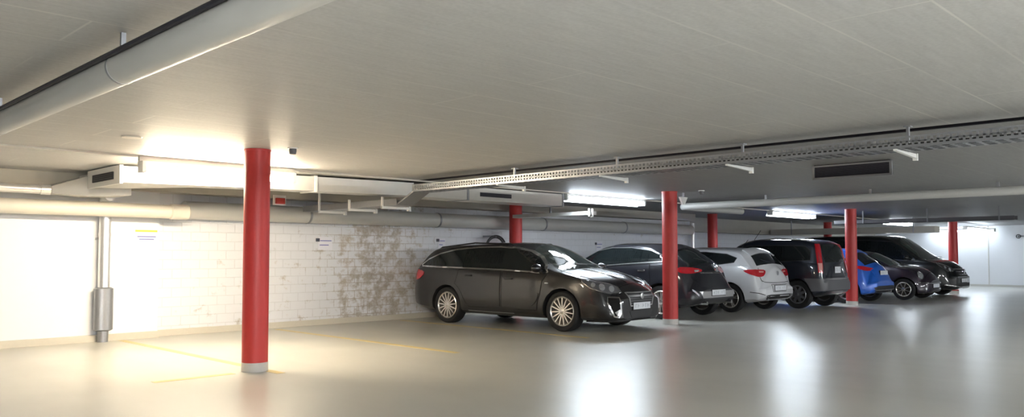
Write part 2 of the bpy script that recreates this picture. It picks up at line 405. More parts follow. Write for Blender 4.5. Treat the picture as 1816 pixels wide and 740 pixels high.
b = BM(); box(b, -.003, .003, 9.75, 12.45, 2.03, 2.13); box(b, .297, .303, 9.75, 12.45, 2.03, 2.13); box(b, 0, .3, 9.75, 12.45, 2.03, 2.035)
finish(b, 'lower_tray', M['steel'], t, smooth=False)
for v in (7.58, 5.85, 4.2, 2.55, .9, -.75, -2.4):
    b = BM(); box(b, .32, .345, v-.012, v+.012, 2.19, 2.45); box(b, .30, .37, v-.03, v+.03, 2.44, 2.45); finish(b, 'hanger', M['steel'], t, smooth=False); b = BM()
    hexa(b, [(.0, v-.015, 2.195), (.52, v-.015, 2.17), (.52, v+.015, 2.17), (.0, v+.015, 2.195), (.0, v-.015, 2.21), (.52, v-.015, 2.21), (.52, v+.015, 2.21), (.0, v+.015, 2.21)])
    box(b, .50, .53, v-.02, v+.02, 2.15, 2.215)
    finish(b, 'tray_bracket', M['white_metal'], t, smooth=False)
for v, zt_ in ((10.1, 2.17), (11.0, 2.17), (11.9, 2.45)):
    b = BM(); box(b, -.03, .0, v-.015, v+.015, 2.0, zt_); box(b, -.03, .5, v-.02, v+.02, 1.99, 2.03); box(b, .48, .52, v-.03, v+.03, 1.97, 2.04)
    finish(b, 'tray_bracket', M['white_metal'], t, smooth=False)

# ------------------------------------------------------------------ vent on the right part of the ceiling
t = thing('ceiling_vent', 'dark slotted ventilation grille hanging on the ceiling at the right, below the cable tray', 'vent', (10.2, 3.6, 2.27))
b = BM(); box(b, .012, .09, 0, .96, 0, .18); finish(b, 'vent_box', M['dark'], t, smooth=False)
b = BM(); box(b, 0, .02, -.02, .98, -.012, .012); box(b, 0, .02, -.02, .98, .150, .168); box(b, 0, .02, -.02, .01, 0, .16); box(b, 0, .02, .95, .98, 0, .16)
finish(b, 'vent_frame', M['steel'], t, smooth=False)
b = BM()
for k in range(7):
    z = .022+.018*k; hexa(b, [(0.0, .01, z), (.012, .01, z), (.012, .95, z), (0, .95, z), (.006, .01, z+.008), (.018, .01, z+.008), (.018, .95, z+.008), (.006, .95, z+.008)])
finish(b, 'vent_slats', M['dark'], t, smooth=False)

# ------------------------------------------------------------------ other pipes and trays further back
t = thing('ceiling_pipe', 'pale round pipe under the ceiling running right from the second red column', 'pipe', (14.6, 0, 2.3))
pts = [(0, -6, 0), (0, 9.1, 0)]+bend((0, 9.1, 0), (0, 9.45, 0), (.4, 9.45, 0), .2)[1:]+[(2.6, 9.45, 0)]
tb('pipe_run', pts, .072, M['pipe_paint'], t, seg=24)
for v in (1.5, 3.5, 5.5, 7.5): bx('pipe_hanger', (-.01, .01, v-.02, v+.02, .07, .15), M['steel'], t)
t = thing('pipe_bracket', 'small white triangular bracket beside the top of the second red column', 'bracket', (13.0, 8.35, 2.25))
b = BM(); hexa(b, [(0, 0, -.02), (.06, 0, -.02), (.06, .04, -.02), (0, .04, -.02), (-.10, 0, .12), (.16, 0, .12), (.16, .04, .12), (-.10, .04, .12)]); finish(b, 'plate', M['white_metal'], t, smooth=False)
bx('hanger', (.02, .04, 0, .03, .12, .2), M['steel'], t)
t = thing('cable_trunking', 'short grey trunking above the black station wagon ending in a white clip', 'duct', (12.1, 9.9, 2.06))
bx('trunking_body', (0, .22, 0, 2.1, 0, .07), M['pipe_paint'], t)
b = BM(); box(b, -.02, .0, -.03, .01, -.06, .12); box(b, -.02, .10, -.03, .01, -.06, -.03); box(b, .08, .10, -.03, .01, -.06, .12); finish(b, 'end_clip', M['white_metal'], t, smooth=False)
bx('hanger', (.1, .12, 1.1, 1.13, .07, .39), M['steel'], t)
t = thing('cable_tray', 'dark cable tray under the ceiling at the far right before the bright wall', 'cable tray', (21.8, 4.9, 2.11))
b = BM(); box(b, 0, .3, 0, 4.3, 0, .01); box(b, 0, .01, 0, 4.3, 0, .10); box(b, .29, .3, 0, 4.3, 0, .10); finish(b, 'tray_body', M['grey_plastic'], t, smooth=False)
for v in (.3, 1.9, 3.5): bx('hanger', (-.015, 0, v, v+.03, 0, .34), M['steel'], t)
t = thing('air_duct', 'beige flat duct under the ceiling above the roof of the black van', 'duct', (26.7, 8.15, 1.97))
bx('duct_body', (0, .5, 0, 5.4, 0, .2), M['pipe_light'], t)
for v in (.6, 2.6, 4.6): bx('hanger', (-.01, .01, v, v+.03, .0, .48), M['steel'], t)
# sensors on the ceiling
def detector(u, v, lab, name='smoke_detector'):
    t = thing(name, lab, 'detector', (u, v, ZC))
    b = BM(); lathe(b, [(.03, -.012), (.055, -.012), (.055, 0), (.03, 0)], seg=24, close=True); finish(b, 'base', M['white_metal'], t)
    b = BM(); lathe(b, [(.022, -.075), (.034, -.07), (.040, -.04), (.04, -.012)], seg=24); finish(b, 'sensor_head', M['grey_plastic'], t)
detector(4.50, 7.85, 'small detector on the ceiling just right of the nearest red column')
detector(12.75, 7.8, 'small detector on the ceiling just right of the second red column')
b = BM(); lathe(b, [(.09, -.012), (.10, 0)], seg=28, center=(2.95, 8.25, ZC)); finish(b, 'inspection_cover', M['pipe_light'], label='small flat round cover on the ceiling left of the nearest red column', cat='cover', kind='thing')
t = thing('alarm_box', 'small dark red alarm box high on the wall right of the nearest red column', 'alarm', (6.92, 12.5, 2.20))
bx('housing', (-.08, .08, -.06, .0, -.05, .05), M['red_box'], t, bev=.006); bx('back_plate', (-.12, .12, -.006, .002, -.07, .10), M['white_metal'], t)

# ------------------------------------------------------------------ wall signs
def wall_sign(u, z, lab, w=.22, h=.16, v=12.848, dark=True):
    t = thing('wall_sign', lab, 'sign', (u, v, z))
    bx('sign_panel', (-w/2, w/2, -.006, .002, -h/2, h/2), M['sign_white'], t)
    if dark:
        bx('marking', (-w/2-.05, -w/2+.03, -.010, -.006, .03, .09), M['sign_dark'], t)
        b = BM(); box(b, -w/2+.04, w/2-.02, -.009, -.006, .04, .055); box(b, -w/2+.03, w/2-.08, -.009, -.006, -.04, -.025); finish(b, 'printed_lines', M['sign_blue'], t, smooth=False)
wall_sign(8.05, 1.49, 'small pale sign with blue lines left of the stained patch on the block wall', .30, .24)
wall_sign(10.85, 1.52, 'small pale sign on the block wall just left of the black station wagon roof', .20, .2)
wall_sign(16.1, 1.50, 'white sign on the wall between the station wagon and dark grey hatchback', .26, .24)
t = thing('wall_notice', 'notice with a yellow strip above blue lines on the white wall', 'sign', (4.78, 12.698, 1.60))
bx('yellow_strip', (-.16, .17, -.006, .002, .03, .06), M['sign_yellow'], t)
b = BM(); box(b, -.13, .15, -.005, .002, -.05, -.035); box(b, -.10, .12, -.005, .002, -.09, -.075); finish(b, 'printed_lines', M['sign_blue'], t, smooth=False)
bx('notice_panel', (-.17, .18, -.003, .002, -.13, .08), M['white_wall'], t)
t = thing('valve', 'small dark valve on the far wall at the right edge', 'valve', (U1-.12, 8.05, 2.0))
tb('stem', [(-.02, 0, 0), (-.12, 0, 0)], .02, M['plastic'], t, seg=10)
b = BM(); lathe(b, [(.06, -.14), (.085, -.14), (.085, -.11), (.06, -.11)], axis='x', seg=20, close=True); box(b, -.13, -.12, -.07, .07, -.008, .008); box(b, -.13, -.12, -.008, .008, -.07, .07); finish(b, 'handwheel', M['plastic'], t)
tb('outlet', [(-.04, 0, 0), (-.04, -.35, .02)], .025, M['steel'], t, seg=10)
# dark hose hooked beside the wall column behind the wagon
t = thing('hose', 'coiled black hose beside the red column behind the black station wagon roof', 'hose', (12.05, 12.45, 1.42))
b = BM()
for k, rr in enumerate((.27, .235)):
    pts = [(rr*math.cos(a*PI/18)*1.1, .02*k, rr*math.sin(a*PI/18)) for a in range(36)]
    rings = []
    tube(b, pts+[pts[0]], .02, 10, caps=False)
finish(b, 'coil', M['plastic'], t)
bx('wall_hook', (-.02, .02, 0, .40, .24, .28), M['steel'], t)
bx('column_socket', (.5, .56, -.1, -.03, .20, .42), M['white_metal'], t, label='small white switch box')

# ------------------------------------------------------------------ lamps
WARM = (1., .84, .61); COOL = (.80, .90, 1.); NEUT = (.96, .99, 1.)
S_WARM, S_COOL, S_BACK, S_FAR = 35., 12.5, 33.5, 3.6
def emat(k, c, s):
    if k not in M: M[k] = emit(k, c, s)
    return M[k]
def lamp(u0, u1, v, lab, em, along='u', z=ZC, w=.14, h=.13, grp='strip lamps under the ceiling', shade=False):
    t = thing('ceiling_lamp', lab, 'lamp', (u0, v, z) if along == 'u' else (v, u0, z), 0 if along == 'u' else PI/2, grp)
    L_ = u1-u0
    b = BM(); box(b, 0, L_, -w/2, w/2, -.05, 0); finish(b, 'housing', M['white_metal'], t, smooth=False)
    b = BM(); box(b, .03, L_-.03, -w/2+.01, w/2-.01, -h, -.05, bev=.012); finish(b, 'diffuser', em, t, smooth=False)
    b = BM(); b.free()
    if shade:
        b = BM(); hexa(b, [(0, w/2+.045, -h-.02), (L_, w/2+.045, -h-.02), (L_, w/2+.055, -h-.02), (0, w/2+.055, -h-.02), (0, w/2, -.04), (L_, w/2, -.04), (L_, w/2+.01, -.04), (0, w/2+.01, -.04)]); finish(b, 'added_wall_shield', M['white_metal'], t, smooth=False)  # plate added behind the diffuser to keep lamp light off the wall
    for x in (-.02, L_-.03): bx('end_cap', (x, x+.05, -w/2-.005, w/2+.005, -h-.005, 0), M['white_metal'], t)
lamp(3.62, 5.6, 9.78, 'glaring warm strip lamp behind the nearest red column', emat('lamp_warm', WARM, S_WARM), z=ZC-.06)
bx('lamp_rail', (3.58, 5.62, 9.74, 9.80, ZC-.06, ZC), M['pipe_light'], label='thin rail under the ceiling carrying the warm strip lamp', cat='rail', kind='thing')
lamp(11.5, 14.0, 10.0, 'bright cool strip lamp above the black station wagon', emat('lamp_cool', COOL, S_COOL), shade=True)
lamp(19.7, 22.3, 10.0, 'bright cool strip lamp above the gap behind the third red column', emat('lamp_cool', COOL, S_COOL), shade=True)
lamp(27.9, 30.3, 10.0, 'bright strip lamp above the black van', emat('lamp_cool', COOL, S_COOL), shade=True)
lamp(32.6, 35.0, 8.9, 'glaring strip lamp before the far white wall at the right', emat('lamp_far_bright', COOL, 9.), z=2.33, shade=False)
lamp(8.8, 11.4, 36.1, 'glaring strip lamp mounted along the far white wall at the right', emat('lamp_far', COOL, S_FAR), along='v', z=2.33)
# rails that carry the lamps
for (a, c, v, lab) in ((-7.9, 3.55, 9.75, 'thin rail under the ceiling left of the warm strip lamp'),
                    (5.65, 11.45, 9.86, 'thin rail under the ceiling between the warm lamp and the middle lamp'),
                    (14.05, 19.6, 10.0, 'thin dark rail under the ceiling between the middle lamp and the next one'),
                    (22.4, 27.8, 10.0, 'thin dark rail under the ceiling right of the third column lamp')):
    bx('lamp_rail', (a, c, v-.02, v+.02, ZC-.022, ZC), M['pipe_light'], label=lab, cat='rail', kind='thing')
# unseen lamps added over the driving aisle to brighten floor and ceiling
for k, (u0, v0) in enumerate(((-1.4, -1.2), (-1.4, -3.2), (1.9, -2.2), (10.6, -1.2), (15.6, -2.2), (21., -3.), (26., -4.))):
    lamp(u0, u0+2.4, v0, 'strip lamp over the driving aisle in front of the parked cars', emat('lamp_aisle_added', NEUT, S_BACK), grp='strip lamps over the aisle')

# ------------------------------------------------------------------ cars
# car space: x forward, y left, z up, origin on the ground midway between the axles
def pchip(pts):
    xs = np.array([p[0] for p in pts], float); ys = np.array([p[1] for p in pts], float)
    h = np.diff(xs); dl = np.diff(ys)/h; m = np.zeros(len(xs))
    for i in range(1, len(xs)-1):
        if dl[i-1]*dl[i] > 0:
            w1 = 2*h[i]+h[i-1]; w2 = h[i]+2*h[i-1]
            m[i] = (w1+w2)/(w1/dl[i-1]+w2/dl[i])
    m[0] = dl[0]; m[-1] = dl[-1]
    def f(x):
        x = min(max(x, xs[0]), xs[-1]); i = int(min(max(np.searchsorted(xs, x)-1, 0), len(h)-1))
        t = (x-xs[i])/h[i]
        return float((2*t**3-3*t**2+1)*ys[i]+(t**3-2*t**2+t)*h[i]*m[i]+(-2*t**3+3*t**2)*ys[i+1]+(t**3-t**2)*h[i]*m[i+1])
    return f

class Car:
    def __init__(s, name, label, paint, loc, rz, F, R, W, wb, rw, top, belt, plan, zb, k=.30, crown=.045, ws=.955, wf=.20, wr=.10, flare=.018, cladding=None, cat='car'):
        s.__dict__.update(locals()); s.t = thing(name, label, cat, loc, rz)
        s.paint = M[paint]
        s.xf, s.xr = wb/2, -wb/2
        zt = pchip(top); zbelt = pchip(belt); pl = pchip(plan); zbf = pchip(zb)
        L = F-R
        xs = set()
        a = R
        e = .45
        n = 26
        for i in range(n+1):
            q = (i/n)**1.8*e; xs.add(round(R+q, 4)); xs.add(round(F-q, 4))
        m_ = int((L-2*e)/.05)
        for i in range(1, m_): xs.add(round(R+e+(L-2*e)*i/m_, 4))
        xs = sorted(xs)
        b = BM(); rings = []
        for x in xs:
            z0 = zbf(x); c = zt(x); w = W/2*pl(x)
            edge = min(c, zt(x+wf) if x > 0 else c, zt(x-wr) if x < 0 else c)-crown
            edge = max(edge, z0+.12)
            zs = min(zbelt(x), edge-.015)
            g = max(0., edge-zs)
            wsx = w*ws; yr = wsx-.012-s.k*g
            if g > .12: rc = .07
            else: rc = g*.5+.002
            H = zs-z0
            P = [(0, z0), (.45*w, z0), (.78*w, z0), (.90*w, z0+.02*H/.6), (.965*w, z0+.09*H), (.99*w, z0+.20*H), (w, z0+.36*H), (w*1.002, z0+.52*H),
                 (w*.998, z0+.66*H), (w*.990, z0+.78*H), (w*.982, z0+.87*H), (w*.970, z0+.95*H), (wsx, zs)]
            y0 = wsx-.010
            P.append((y0, zs+.006 if g > .05 else zs+.001))
            gz = g-rc
            for q in (.2, .4, .6, .8, 1.):
                zz = zs+.008+(gz-.008)*q if g > .05 else zs+.001+q*gz*.9
                P.append((y0-s.k*(zz-zs), zz))
            py, pz = P[-1]
            for q in (.33, .66, 1.):
                a_ = q*PI/2
                ee = rc*1.1 if g > .12 else max(.03, rc)
                P.append((py-ee*(1-math.cos(a_))*1.0-s.k*rc*q*.5, pz+(edge-pz)*math.sin(a_)))
            ye = P[-1][0]
            for q in (.86, .7, .5, .25, 0.):
                P.append((ye*q, edge+(c-edge)*(1-q*q)))
            full = [(y, z) for y, z in P]+[(-y, z) for y, z in P[-2:0:-1]]
            ring = []
            for (y, z) in full:
                for xa in (s.xf, s.xr):
                    d = math.hypot(x-xa, z-rw)-(rw+.05)
                    if abs(y) > .55*w and z < zs and flare:
                        y += math.copysign(flare*math.exp(-(d/.07)**2), y)
                ring.append(b.verts.new((x, y, z)))
            rings.append(ring)
        n = len(rings[0])
        for i in range(len(rings)-1):
            for k_ in range(n):
                b.faces.new((rings[i][k_], rings[i][(k_+1) % n], rings[i+1][(k_+1) % n], rings[i+1][k_]))
        for ring, flip in ((rings[0], 1), (rings[-1], 0)):
            h_ = n//2
            # close with quads across the width so that the end face stays smooth
            for k_ in range(h_):
                A, B_ = ring[k_], ring[k_+1]; C_, D_ = ring[(n-k_-1) % n], ring[(n-k_) % n]
                vs = []
                for v in (A, B_, C_, D_):
                    if v not in vs: vs.append(v)
                if len(vs) >= 3:
                    try: b.faces.new(vs if flip else vs[::-1])
                    except ValueError: pass
        bmesh.ops.recalc_face_normals(b, faces=b.faces)
        s.bvh = BVHTree.FromBMesh(b)
        me = bpy.data.meshes.new('body'); b.to_mesh(me); b.free(); me.materials.append(s.paint)
        o = bpy.data.objects.new('body', me); COL.objects.link(o)
        # wheel wells cut out of the shell
        c = BM()
        for xa in (s.xf, s.xr):
            for sg in (1, -1):
                ya, yb = sg*(W/2-.30), sg*(W/2+.3)
                prof = [(rw+.045, min(ya, yb)), (rw+.045, max(ya, yb))]
                lathe(c, prof, axis='y', seg=56, center=(xa, 0, rw))
        bmesh.ops.recalc_face_normals(c, faces=c.faces)
        mc = bpy.data.meshes.new('cut'); c.to_mesh(mc); c.free(); mc.materials.append(M['well'])
        oc = bpy.data.objects.new('cut', mc); COL.objects.link(oc)
        md = o.modifiers.new('b', 'BOOLEAN'); md.object = oc; md.operation = 'DIFFERENCE'; md.solver = 'EXACT'
        try: md.material_mode = 'TRANSFER'
        except Exception: pass
        dg = bpy.context.evaluated_depsgraph_get(); dg.update()
        new = bpy.data.meshes.new_from_object(o.evaluated_get(dg), depsgraph=dg)
        bpy.data.objects.remove(oc); bpy.data.objects.remove(o)
        new.name = 'body'
        for p in new.polygons: p.use_smooth = True
        new.set_sharp_from_angle(angle=math.radians(28))
        s.body = link(bpy.data.objects.new('body', new), s.t)

    def ray(s, p, d):
        o_ = p-d*6
        hit, nrm, i, dist = s.bvh.ray_cast(o_, d)
        if hit is None:
            # grazing: step to the nearest point of the shell
            hit, nrm, i, dist = s.bvh.find_nearest(p-d*.0)
        if nrm.dot(d) > 0: nrm = -nrm
        return hit, nrm
    def _mesh(s, bm2, d, A, B_, off, depth):
        for f in bm2.faces: pass
        bmesh.ops.triangulate(bm2, faces=bm2.faces)
        bmesh.ops.recalc_face_normals(bm2, faces=bm2.faces)
        data = {}
        O = s.O
        for v in bm2.verts:
            p = O+A*v.co.x+B_*v.co.y
            hit, nrm = s.ray(p, d); data[v.index] = (hit, nrm)
        bm2.verts.ensure_lookup_table()
        bnd = [e for e in bm2.edges if e.is_boundary]
        pairs = [(e.verts[0], e.verts[1]) for e in bnd]
        low = {}
        for e in bnd:
            for v in e.verts:
                if v not in low:
                    low[v] = bm2.verts.new((0, 0, 0))
        for v, w in low.items():
            h, n_ = data[v.index]; w.co = h-n_*depth
        for v in list(bm2.verts):
            if v.index in data and v not in low.values():
                h, n_ = data[v.index]; v.co = h+n_*off
        for a_, c_ in pairs:
            bm2.faces.new((a_, c_, low[c_], low[a_]))
    def patch(s, name, mat, pts, d, off=.004, parent=None, step=.05, sm=0, depth=.006, both=False, label=None, cutx=None):
        """a panel of its own thickness laid on the shell; pts are (x,y,z), d is the looking direction"""
        outs = []
        for sg in ((1, -1) if both else (1,)):
            dd = Vector((d[0], d[1]*sg, d[2])).normalized()
            up = Vector((0, 0, 1)) if abs(dd.z) < .95 else Vector((1, 0, 0))
            A = dd.cross(up).normalized(); B_ = A.cross(dd).normalized()
            s.O = Vector((0, 0, 0))
            P = [Vector((p[0], p[1]*sg, p[2])) for p in pts]
            s.O = sum(P, Vector())/len(P)
            Q = [((p-s.O).dot(A), (p-s.O).dot(B_)) for p in P]
            for _ in range(sm):
                R_ = []
                for i in range(len(Q)):
                    a_, c_ = Q[i], Q[(i+1) % len(Q)]
                    R_ += [(a_[0]*.75+c_[0]*.25, a_[1]*.75+c_[1]*.25), (a_[0]*.25+c_[0]*.75, a_[1]*.25+c_[1]*.75)]
                Q = R_
            bm2 = BM(); f = bm2.faces.new([bm2.verts.new((q[0], q[1], 0)) for q in Q])
            bmesh.ops.triangulate(bm2, faces=bm2.faces)
            for ax in (0, 1):
                lo = min(q[ax] for q in Q); hi = max(q[ax] for q in Q); n = int((hi-lo)/step)
                for i in range(1, n+1):
                    no = Vector((1, 0, 0)) if ax == 0 else Vector((0, 1, 0)); co = no*(lo+i*(hi-lo)/(n+1))
                    bmesh.ops.bisect_plane(bm2, geom=bm2.verts[:]+bm2.edges[:]+bm2.faces[:], plane_co=co, plane_no=no)
            bm2.verts.index_update()
            s._mesh(bm2, dd, A, B_, off, depth)
            outs.append(finish(bm2, name, mat, parent if not isinstance(parent, list) else parent[len(outs)], angle=50, label=label))
        return outs
    def strip(s, name, mat, pts, d, w=.012, closed=False, off=.004, parent=None, both=False, step=.04, depth=.004, sm=0, label=None):
        outs = []
        for sg in ((1, -1) if both else (1,)):
            dd = Vector((d[0], d[1]*sg, d[2])).normalized()
            up = Vector((0, 0, 1)) if abs(dd.z) < .95 else Vector((1, 0, 0))
            A = dd.cross(up).normalized(); B_ = A.cross(dd).normalized()
            P = [Vector((p[0], p[1]*sg, p[2])) for p in pts]; s.O = sum(P, Vector())/len(P)
            Q = [Vector(((p-s.O).dot(A), (p-s.O).dot(B_))) for p in P]
            for _ in range(sm):
                R_ = [] if closed else [Q[0]]
                for i in range(len(Q) if closed else len(Q)-1):
                    a_, c_ = Q[i], Q[(i+1) % len(Q)]; R_ += [a_*.75+c_*.25, a_*.25+c_*.75]
                if not closed: R_.append(Q[-1])
                Q = R_
            S = []
            m_ = len(Q) if closed else len(Q)-1
            for i in range(m_):
                a_, c_ = Q[i], Q[(i+1) % len(Q)]; k_ = max(1, int((c_-a_).length/step))
                for j in range(k_): S.append(a_+(c_-a_)*j/k_)
            if not closed: S.append(Q[-1])
            bm2 = BM(); n = len(S); L_, R2 = [], []
            for i, q in enumerate(S):
                a_ = S[i-1] if (i or closed) else q; c_ = S[(i+1) % n] if (i < n-1 or closed) else q
                tn = (c_-a_).normalized(); nn = Vector((-tn.y, tn.x))*w/2
                L_.append(bm2.verts.new((q.x+nn.x, q.y+nn.y, 0))); R2.append(bm2.verts.new((q.x-nn.x, q.y-nn.y, 0)))
            for i in range(n if closed else n-1):
                j = (i+1) % n; bm2.faces.new((L_[i], L_[j], R2[j], R2[i]))
            bm2.verts.index_update()
            s._mesh(bm2, dd, A, B_, off, depth)
            outs.append(finish(bm2, name, mat, parent if not isinstance(parent, list) else parent[len(outs)], angle=50, label=label))
        return outs
    def side(s, pts): return [(x, s.W/2, z) for x, z in pts]
    # ---- parts
    def wheels(s, n=10, width=.215, style='thin', mat='rim', rimr=.70):
        r = s.rw; w = width/2
        prof = [(r*rimr-.005, -w+.01), (r*.93, -w), (r*.985, -w+.02), (r, -w+.045), (r, w-.045), (r*.985, w-.02), (r*.93, w-.002), (r*.80, w), (r*rimr+.004, w-.012), (r*rimr-.005, w-.03)]
        b = BM(); lathe(b, prof, axis='y', seg=56, close=True)
        proto = finish(b, 'wheel', M['tyre'], s.t, label='black tyre')
        b = BM(); rr = r*rimr
        lathe(b, [(rr, -w+.03), (rr, w-.014), (rr-.014, w-.006), (rr-.03, w-.022), (rr-.035, -w+.04)], axis='y', seg=56, close=True)
        lathe(b, [(.052, w-.05), (.052, w-.022), (.03, w-.014)], axis='y', seg=24)
        for k in range(n):
            a = 2*PI*k/n
            if style == 'thin': sets = [(0, .016, .013)]
            elif style == 'double': sets = [(-.13, .014, .016), (.13, .014, .016)]
            elif style == 'wide': sets = [(0, .045, .03)]
            for (da, wa, wb_) in sets:
                c, q = Vector((math.cos(a+da*.3), 0, math.sin(a+da*.3))), None
                e_ = Vector((math.cos(a+da), 0, math.sin(a+da)))
                t0 = Vector((-math.sin(a), 0, math.cos(a)))
                p0 = c*.04; p1 = e_*(rr-.012)
                y0, y1 = w-.020, w-.014
                vs = []
                for (p, hw, yy, th) in ((p0, wa, y0, .03), (p1, wb_, y1, .025)):
                    vs.append([p+t0*hw+Vector((0, yy-th, 0)), p-t0*hw+Vector((0, yy-th, 0)), p-t0*hw*.7+Vector((0, yy, 0)), p+t0*hw*.7+Vector((0, yy, 0))])
                hexa(b, [vs[0][0], vs[0][1], vs[1][1], vs[1][0], vs[0][3], vs[0][2], vs[1][2], vs[1][3]])
        rim = finish(b, 'rim', M[mat], proto)
        b = BM(); lathe(b, [(r*.45, w-.09), (r*.45, w-.075)], axis='y', seg=32); lathe(b, [(rr-.02, w-.12), (rr-.02, w-.11)], axis='y', seg=32)
        br = finish(b, 'brake_disc', M['brake'], proto)
        first = True
        for xa in (s.xf, s.xr):
            for sg in (1, -1):
                if first: o = proto; first = False
                else:
                    o = proto.copy(); COL.objects.link(o); o.parent = s.t
                    for ch in (rim, br):
                        c2 = ch.copy(); COL.objects.link(c2); c2.parent = o
                o.location = (xa, sg*(s.W/2-width/2-.012), r); o.rotation_euler = (0, .37*xa, 0 if sg > 0 else PI)
    def arc(s, xa, r, a0, a1, n=9):
        return [(xa+r*math.cos(math.radians(a0+(a1-a0)*i/n)), s.rw+r*math.sin(math.radians(a0+(a1-a0)*i/n))) for i in range(n+1)]
    def windows(s, dlo, splits, trim='chrome', trimw=.018, names=None, glass='glass', gap=.018):
        """dark surround, one pane between each pair of pillars, bright frame all round"""
        S = s.side
        s.patch('window_surround', M['plastic'], S(dlo), (0, -1, 0), off=.003, both=True, parent=s.t)
        xsb = [-9]+list(splits)+[9]
        for i in range(len(xsb)-1):
            lo, hi = xsb[i]+gap, xsb[i+1]-gap
            P = clip(clip(dlo, 0, lo, 1), 0, hi, -1)
            if len(P) < 3: continue
            P = inset(P, .016)
            s.patch('side_window', M[glass], S(P), (0, -1, 0), off=.008, both=True, parent=s.t)
        if trim:
            s.strip('window_trim', M[trim], S(dlo), (0, -1, 0), w=trimw, closed=True, off=.011, both=True, parent=s.t)
    def door(s, pts, hx, hz, mat='paint', hmat=None, hw=.17):
        mt = s.paint
        ds = s.patch('door', mt, s.side(pts), (0, -1, 0), off=.0035, both=True, parent=s.t, step=.07)
        s.strip('door_seam', M['seam'], s.side(pts), (0, -1, 0), w=.012, closed=True, off=.0045, both=True, parent=ds)
        if hx is not None:
            for sg, d_ in zip((1, -1), ds):
                h, n_ = s.ray(Vector((hx, sg*s.W/2, hz)), Vector((0, -sg, 0)))
                b = BM(); box(b, hx-hw/2, hx+hw/2, h.y+sg*.012 if sg > 0 else h.y-.035, h.y+.035 if sg > 0 else h.y-.012, hz-.014, hz+.014, bev=.008)
                box(b, hx-hw/2, hx-hw/2+.03, min(h.y-sg*.01, h.y+sg*.03), max(h.y-sg*.01, h.y+sg*.03), hz-.012, hz+.012)
                box(b, hx+hw/2-.03, hx+hw/2, min(h.y-sg*.01, h.y+sg*.03), max(h.y-sg*.01, h.y+sg*.03), hz-.012, hz+.012)
                finish(b, 'door_handle', hmat or s.paint, d_)
    def mirrors(s, x, z, mat=None, w=.18):
        for sg in (1, -1):
            h, n_ = s.ray(Vector((x, sg*s.W/2, z)), Vector((0, -sg, 0)))
            y0 = h.y
            b = BM()
            r = bmesh.ops.create_uvsphere(b, u_segments=20, v_segments=12, radius=1.)
            for v in r['verts']:
                c = v.co; fx = .085 if c.x > 0 else .045
                v.co = Vector((x+.0+c.x*fx, y0+sg*(.13)+c.y*.115, z+.03+c.z*.075*(1-.15*c.y*sg)))
            hexa(b, [(x-.02, y0-sg*.02, z-.05), (x+.07, y0-sg*.02, z-.05), (x+.04, y0+sg*.10, z-.01), (x-.01, y0+sg*.10, z-.01),
                     (x-.02, y0-sg*.02, z-.01), (x+.07, y0-sg*.02, z-.01), (x+.04, y0+sg*.10, z+.02), (x-.01, y0+sg*.10, z+.02)])
            mo = finish(b, 'side_mirror', mat or s.paint, s.t)
            b = BM(); lathe(b, [(.001, x-.050), (.062, x-.048), (.064, x-.036)], axis='x', seg=24, center=(0, y0+sg*.13, z+.03)); finish(b, 'mirror_glass', M['chrome'], mo)
    def plate(s, x, z, front, w=.52, h=.11, y=0., tilt=0.):
        sg = 1 if front else -1
        hit, n_ = s.ray(Vector((x, y+.0, z)), Vector((-sg, 0, 0))); x0 = hit.x
        b = BM(); box(b, min(x0-.02*sg, x0+.014*sg), max(x0-.02*sg, x0+.014*sg), y-w/2-.012, y+w/2+.012, z-h/2-.012, z+h/2+.012)
        o = finish(b, 'plate_holder', M['plastic'], s.t, smooth=False)
        b = BM(); box(b, min(x0, x0+.020*sg), max(x0, x0+.020*sg), y-w/2, y+w/2, z-h/2, z+h/2); p = finish(b, 'number_plate', M['plate'], s.t, smooth=False)
        b = BM()
        ks = 6; 
        for i in range(ks):
            if i == 2: continue
            yy = y-w*.36+i*w*.145
            box(b, min(x0+.020*sg, x0+.0215*sg), max(x0+.020*sg, x0+.0215*sg), yy-.010*sg*0-.018, yy-.008, z-h*.28, z+h*.28)
            box(b, min(x0+.020*sg, x0+.0215*sg), max(x0+.020*sg, x0+.0215*sg), yy-.008, yy+.018, z-h*.05 if i % 2 else z+h*.18, z+h*.05 if i % 2 else z+h*.28)
        finish(b, 'marking', M['plate_ink'], p, smooth=False)
    def rails(s, x0, x1, y, z, mat='satin'):
        for sg in (1, -1):
            h0, _ = s.ray(Vector((x0, sg*y, z)), Vector((0, 0, -1))); h1, _ = s.ray(Vector((x1, sg*y, z)), Vector((0, 0, -1)))
            hm, _ = s.ray(Vector(((x0+x1)/2, sg*y, z)), Vector((0, 0, -1)))
            zz = hm.z+.035
            pts = [h0-Vector((0, 0, .01)), Vector((x0+.08, sg*y, h0.z+.03)), Vector(((x0+x1)/2, sg*y, zz)), Vector((x1-.08, sg*y, h1.z+.03)), h1-Vector((0, 0, .01))]
            b = BM(); tube(b, pts, .014, 10); finish(b, 'roof_rail', M[mat], s.t)
    def wiper(s, pts, r=.008):
        b = BM(); tube(b, pts, r, 8); return finish(b, 'wiper', M['plastic'], s.t)
def clip(P, ax, c, sg):
    out = []
    for i in range(len(P)):
        a, b_ = P[i], P[(i+1) % len(P)]
        ina, inb = (a[ax]-c)*sg >= 0, (b_[ax]-c)*sg >= 0
        if ina: out.append(a)
        if ina != inb:
            t = (c-a[ax])/(b_[ax]-a[ax]); out.append((a[0]+(b_[0]-a[0])*t, a[1]+(b_[1]-a[1])*t))
    return out
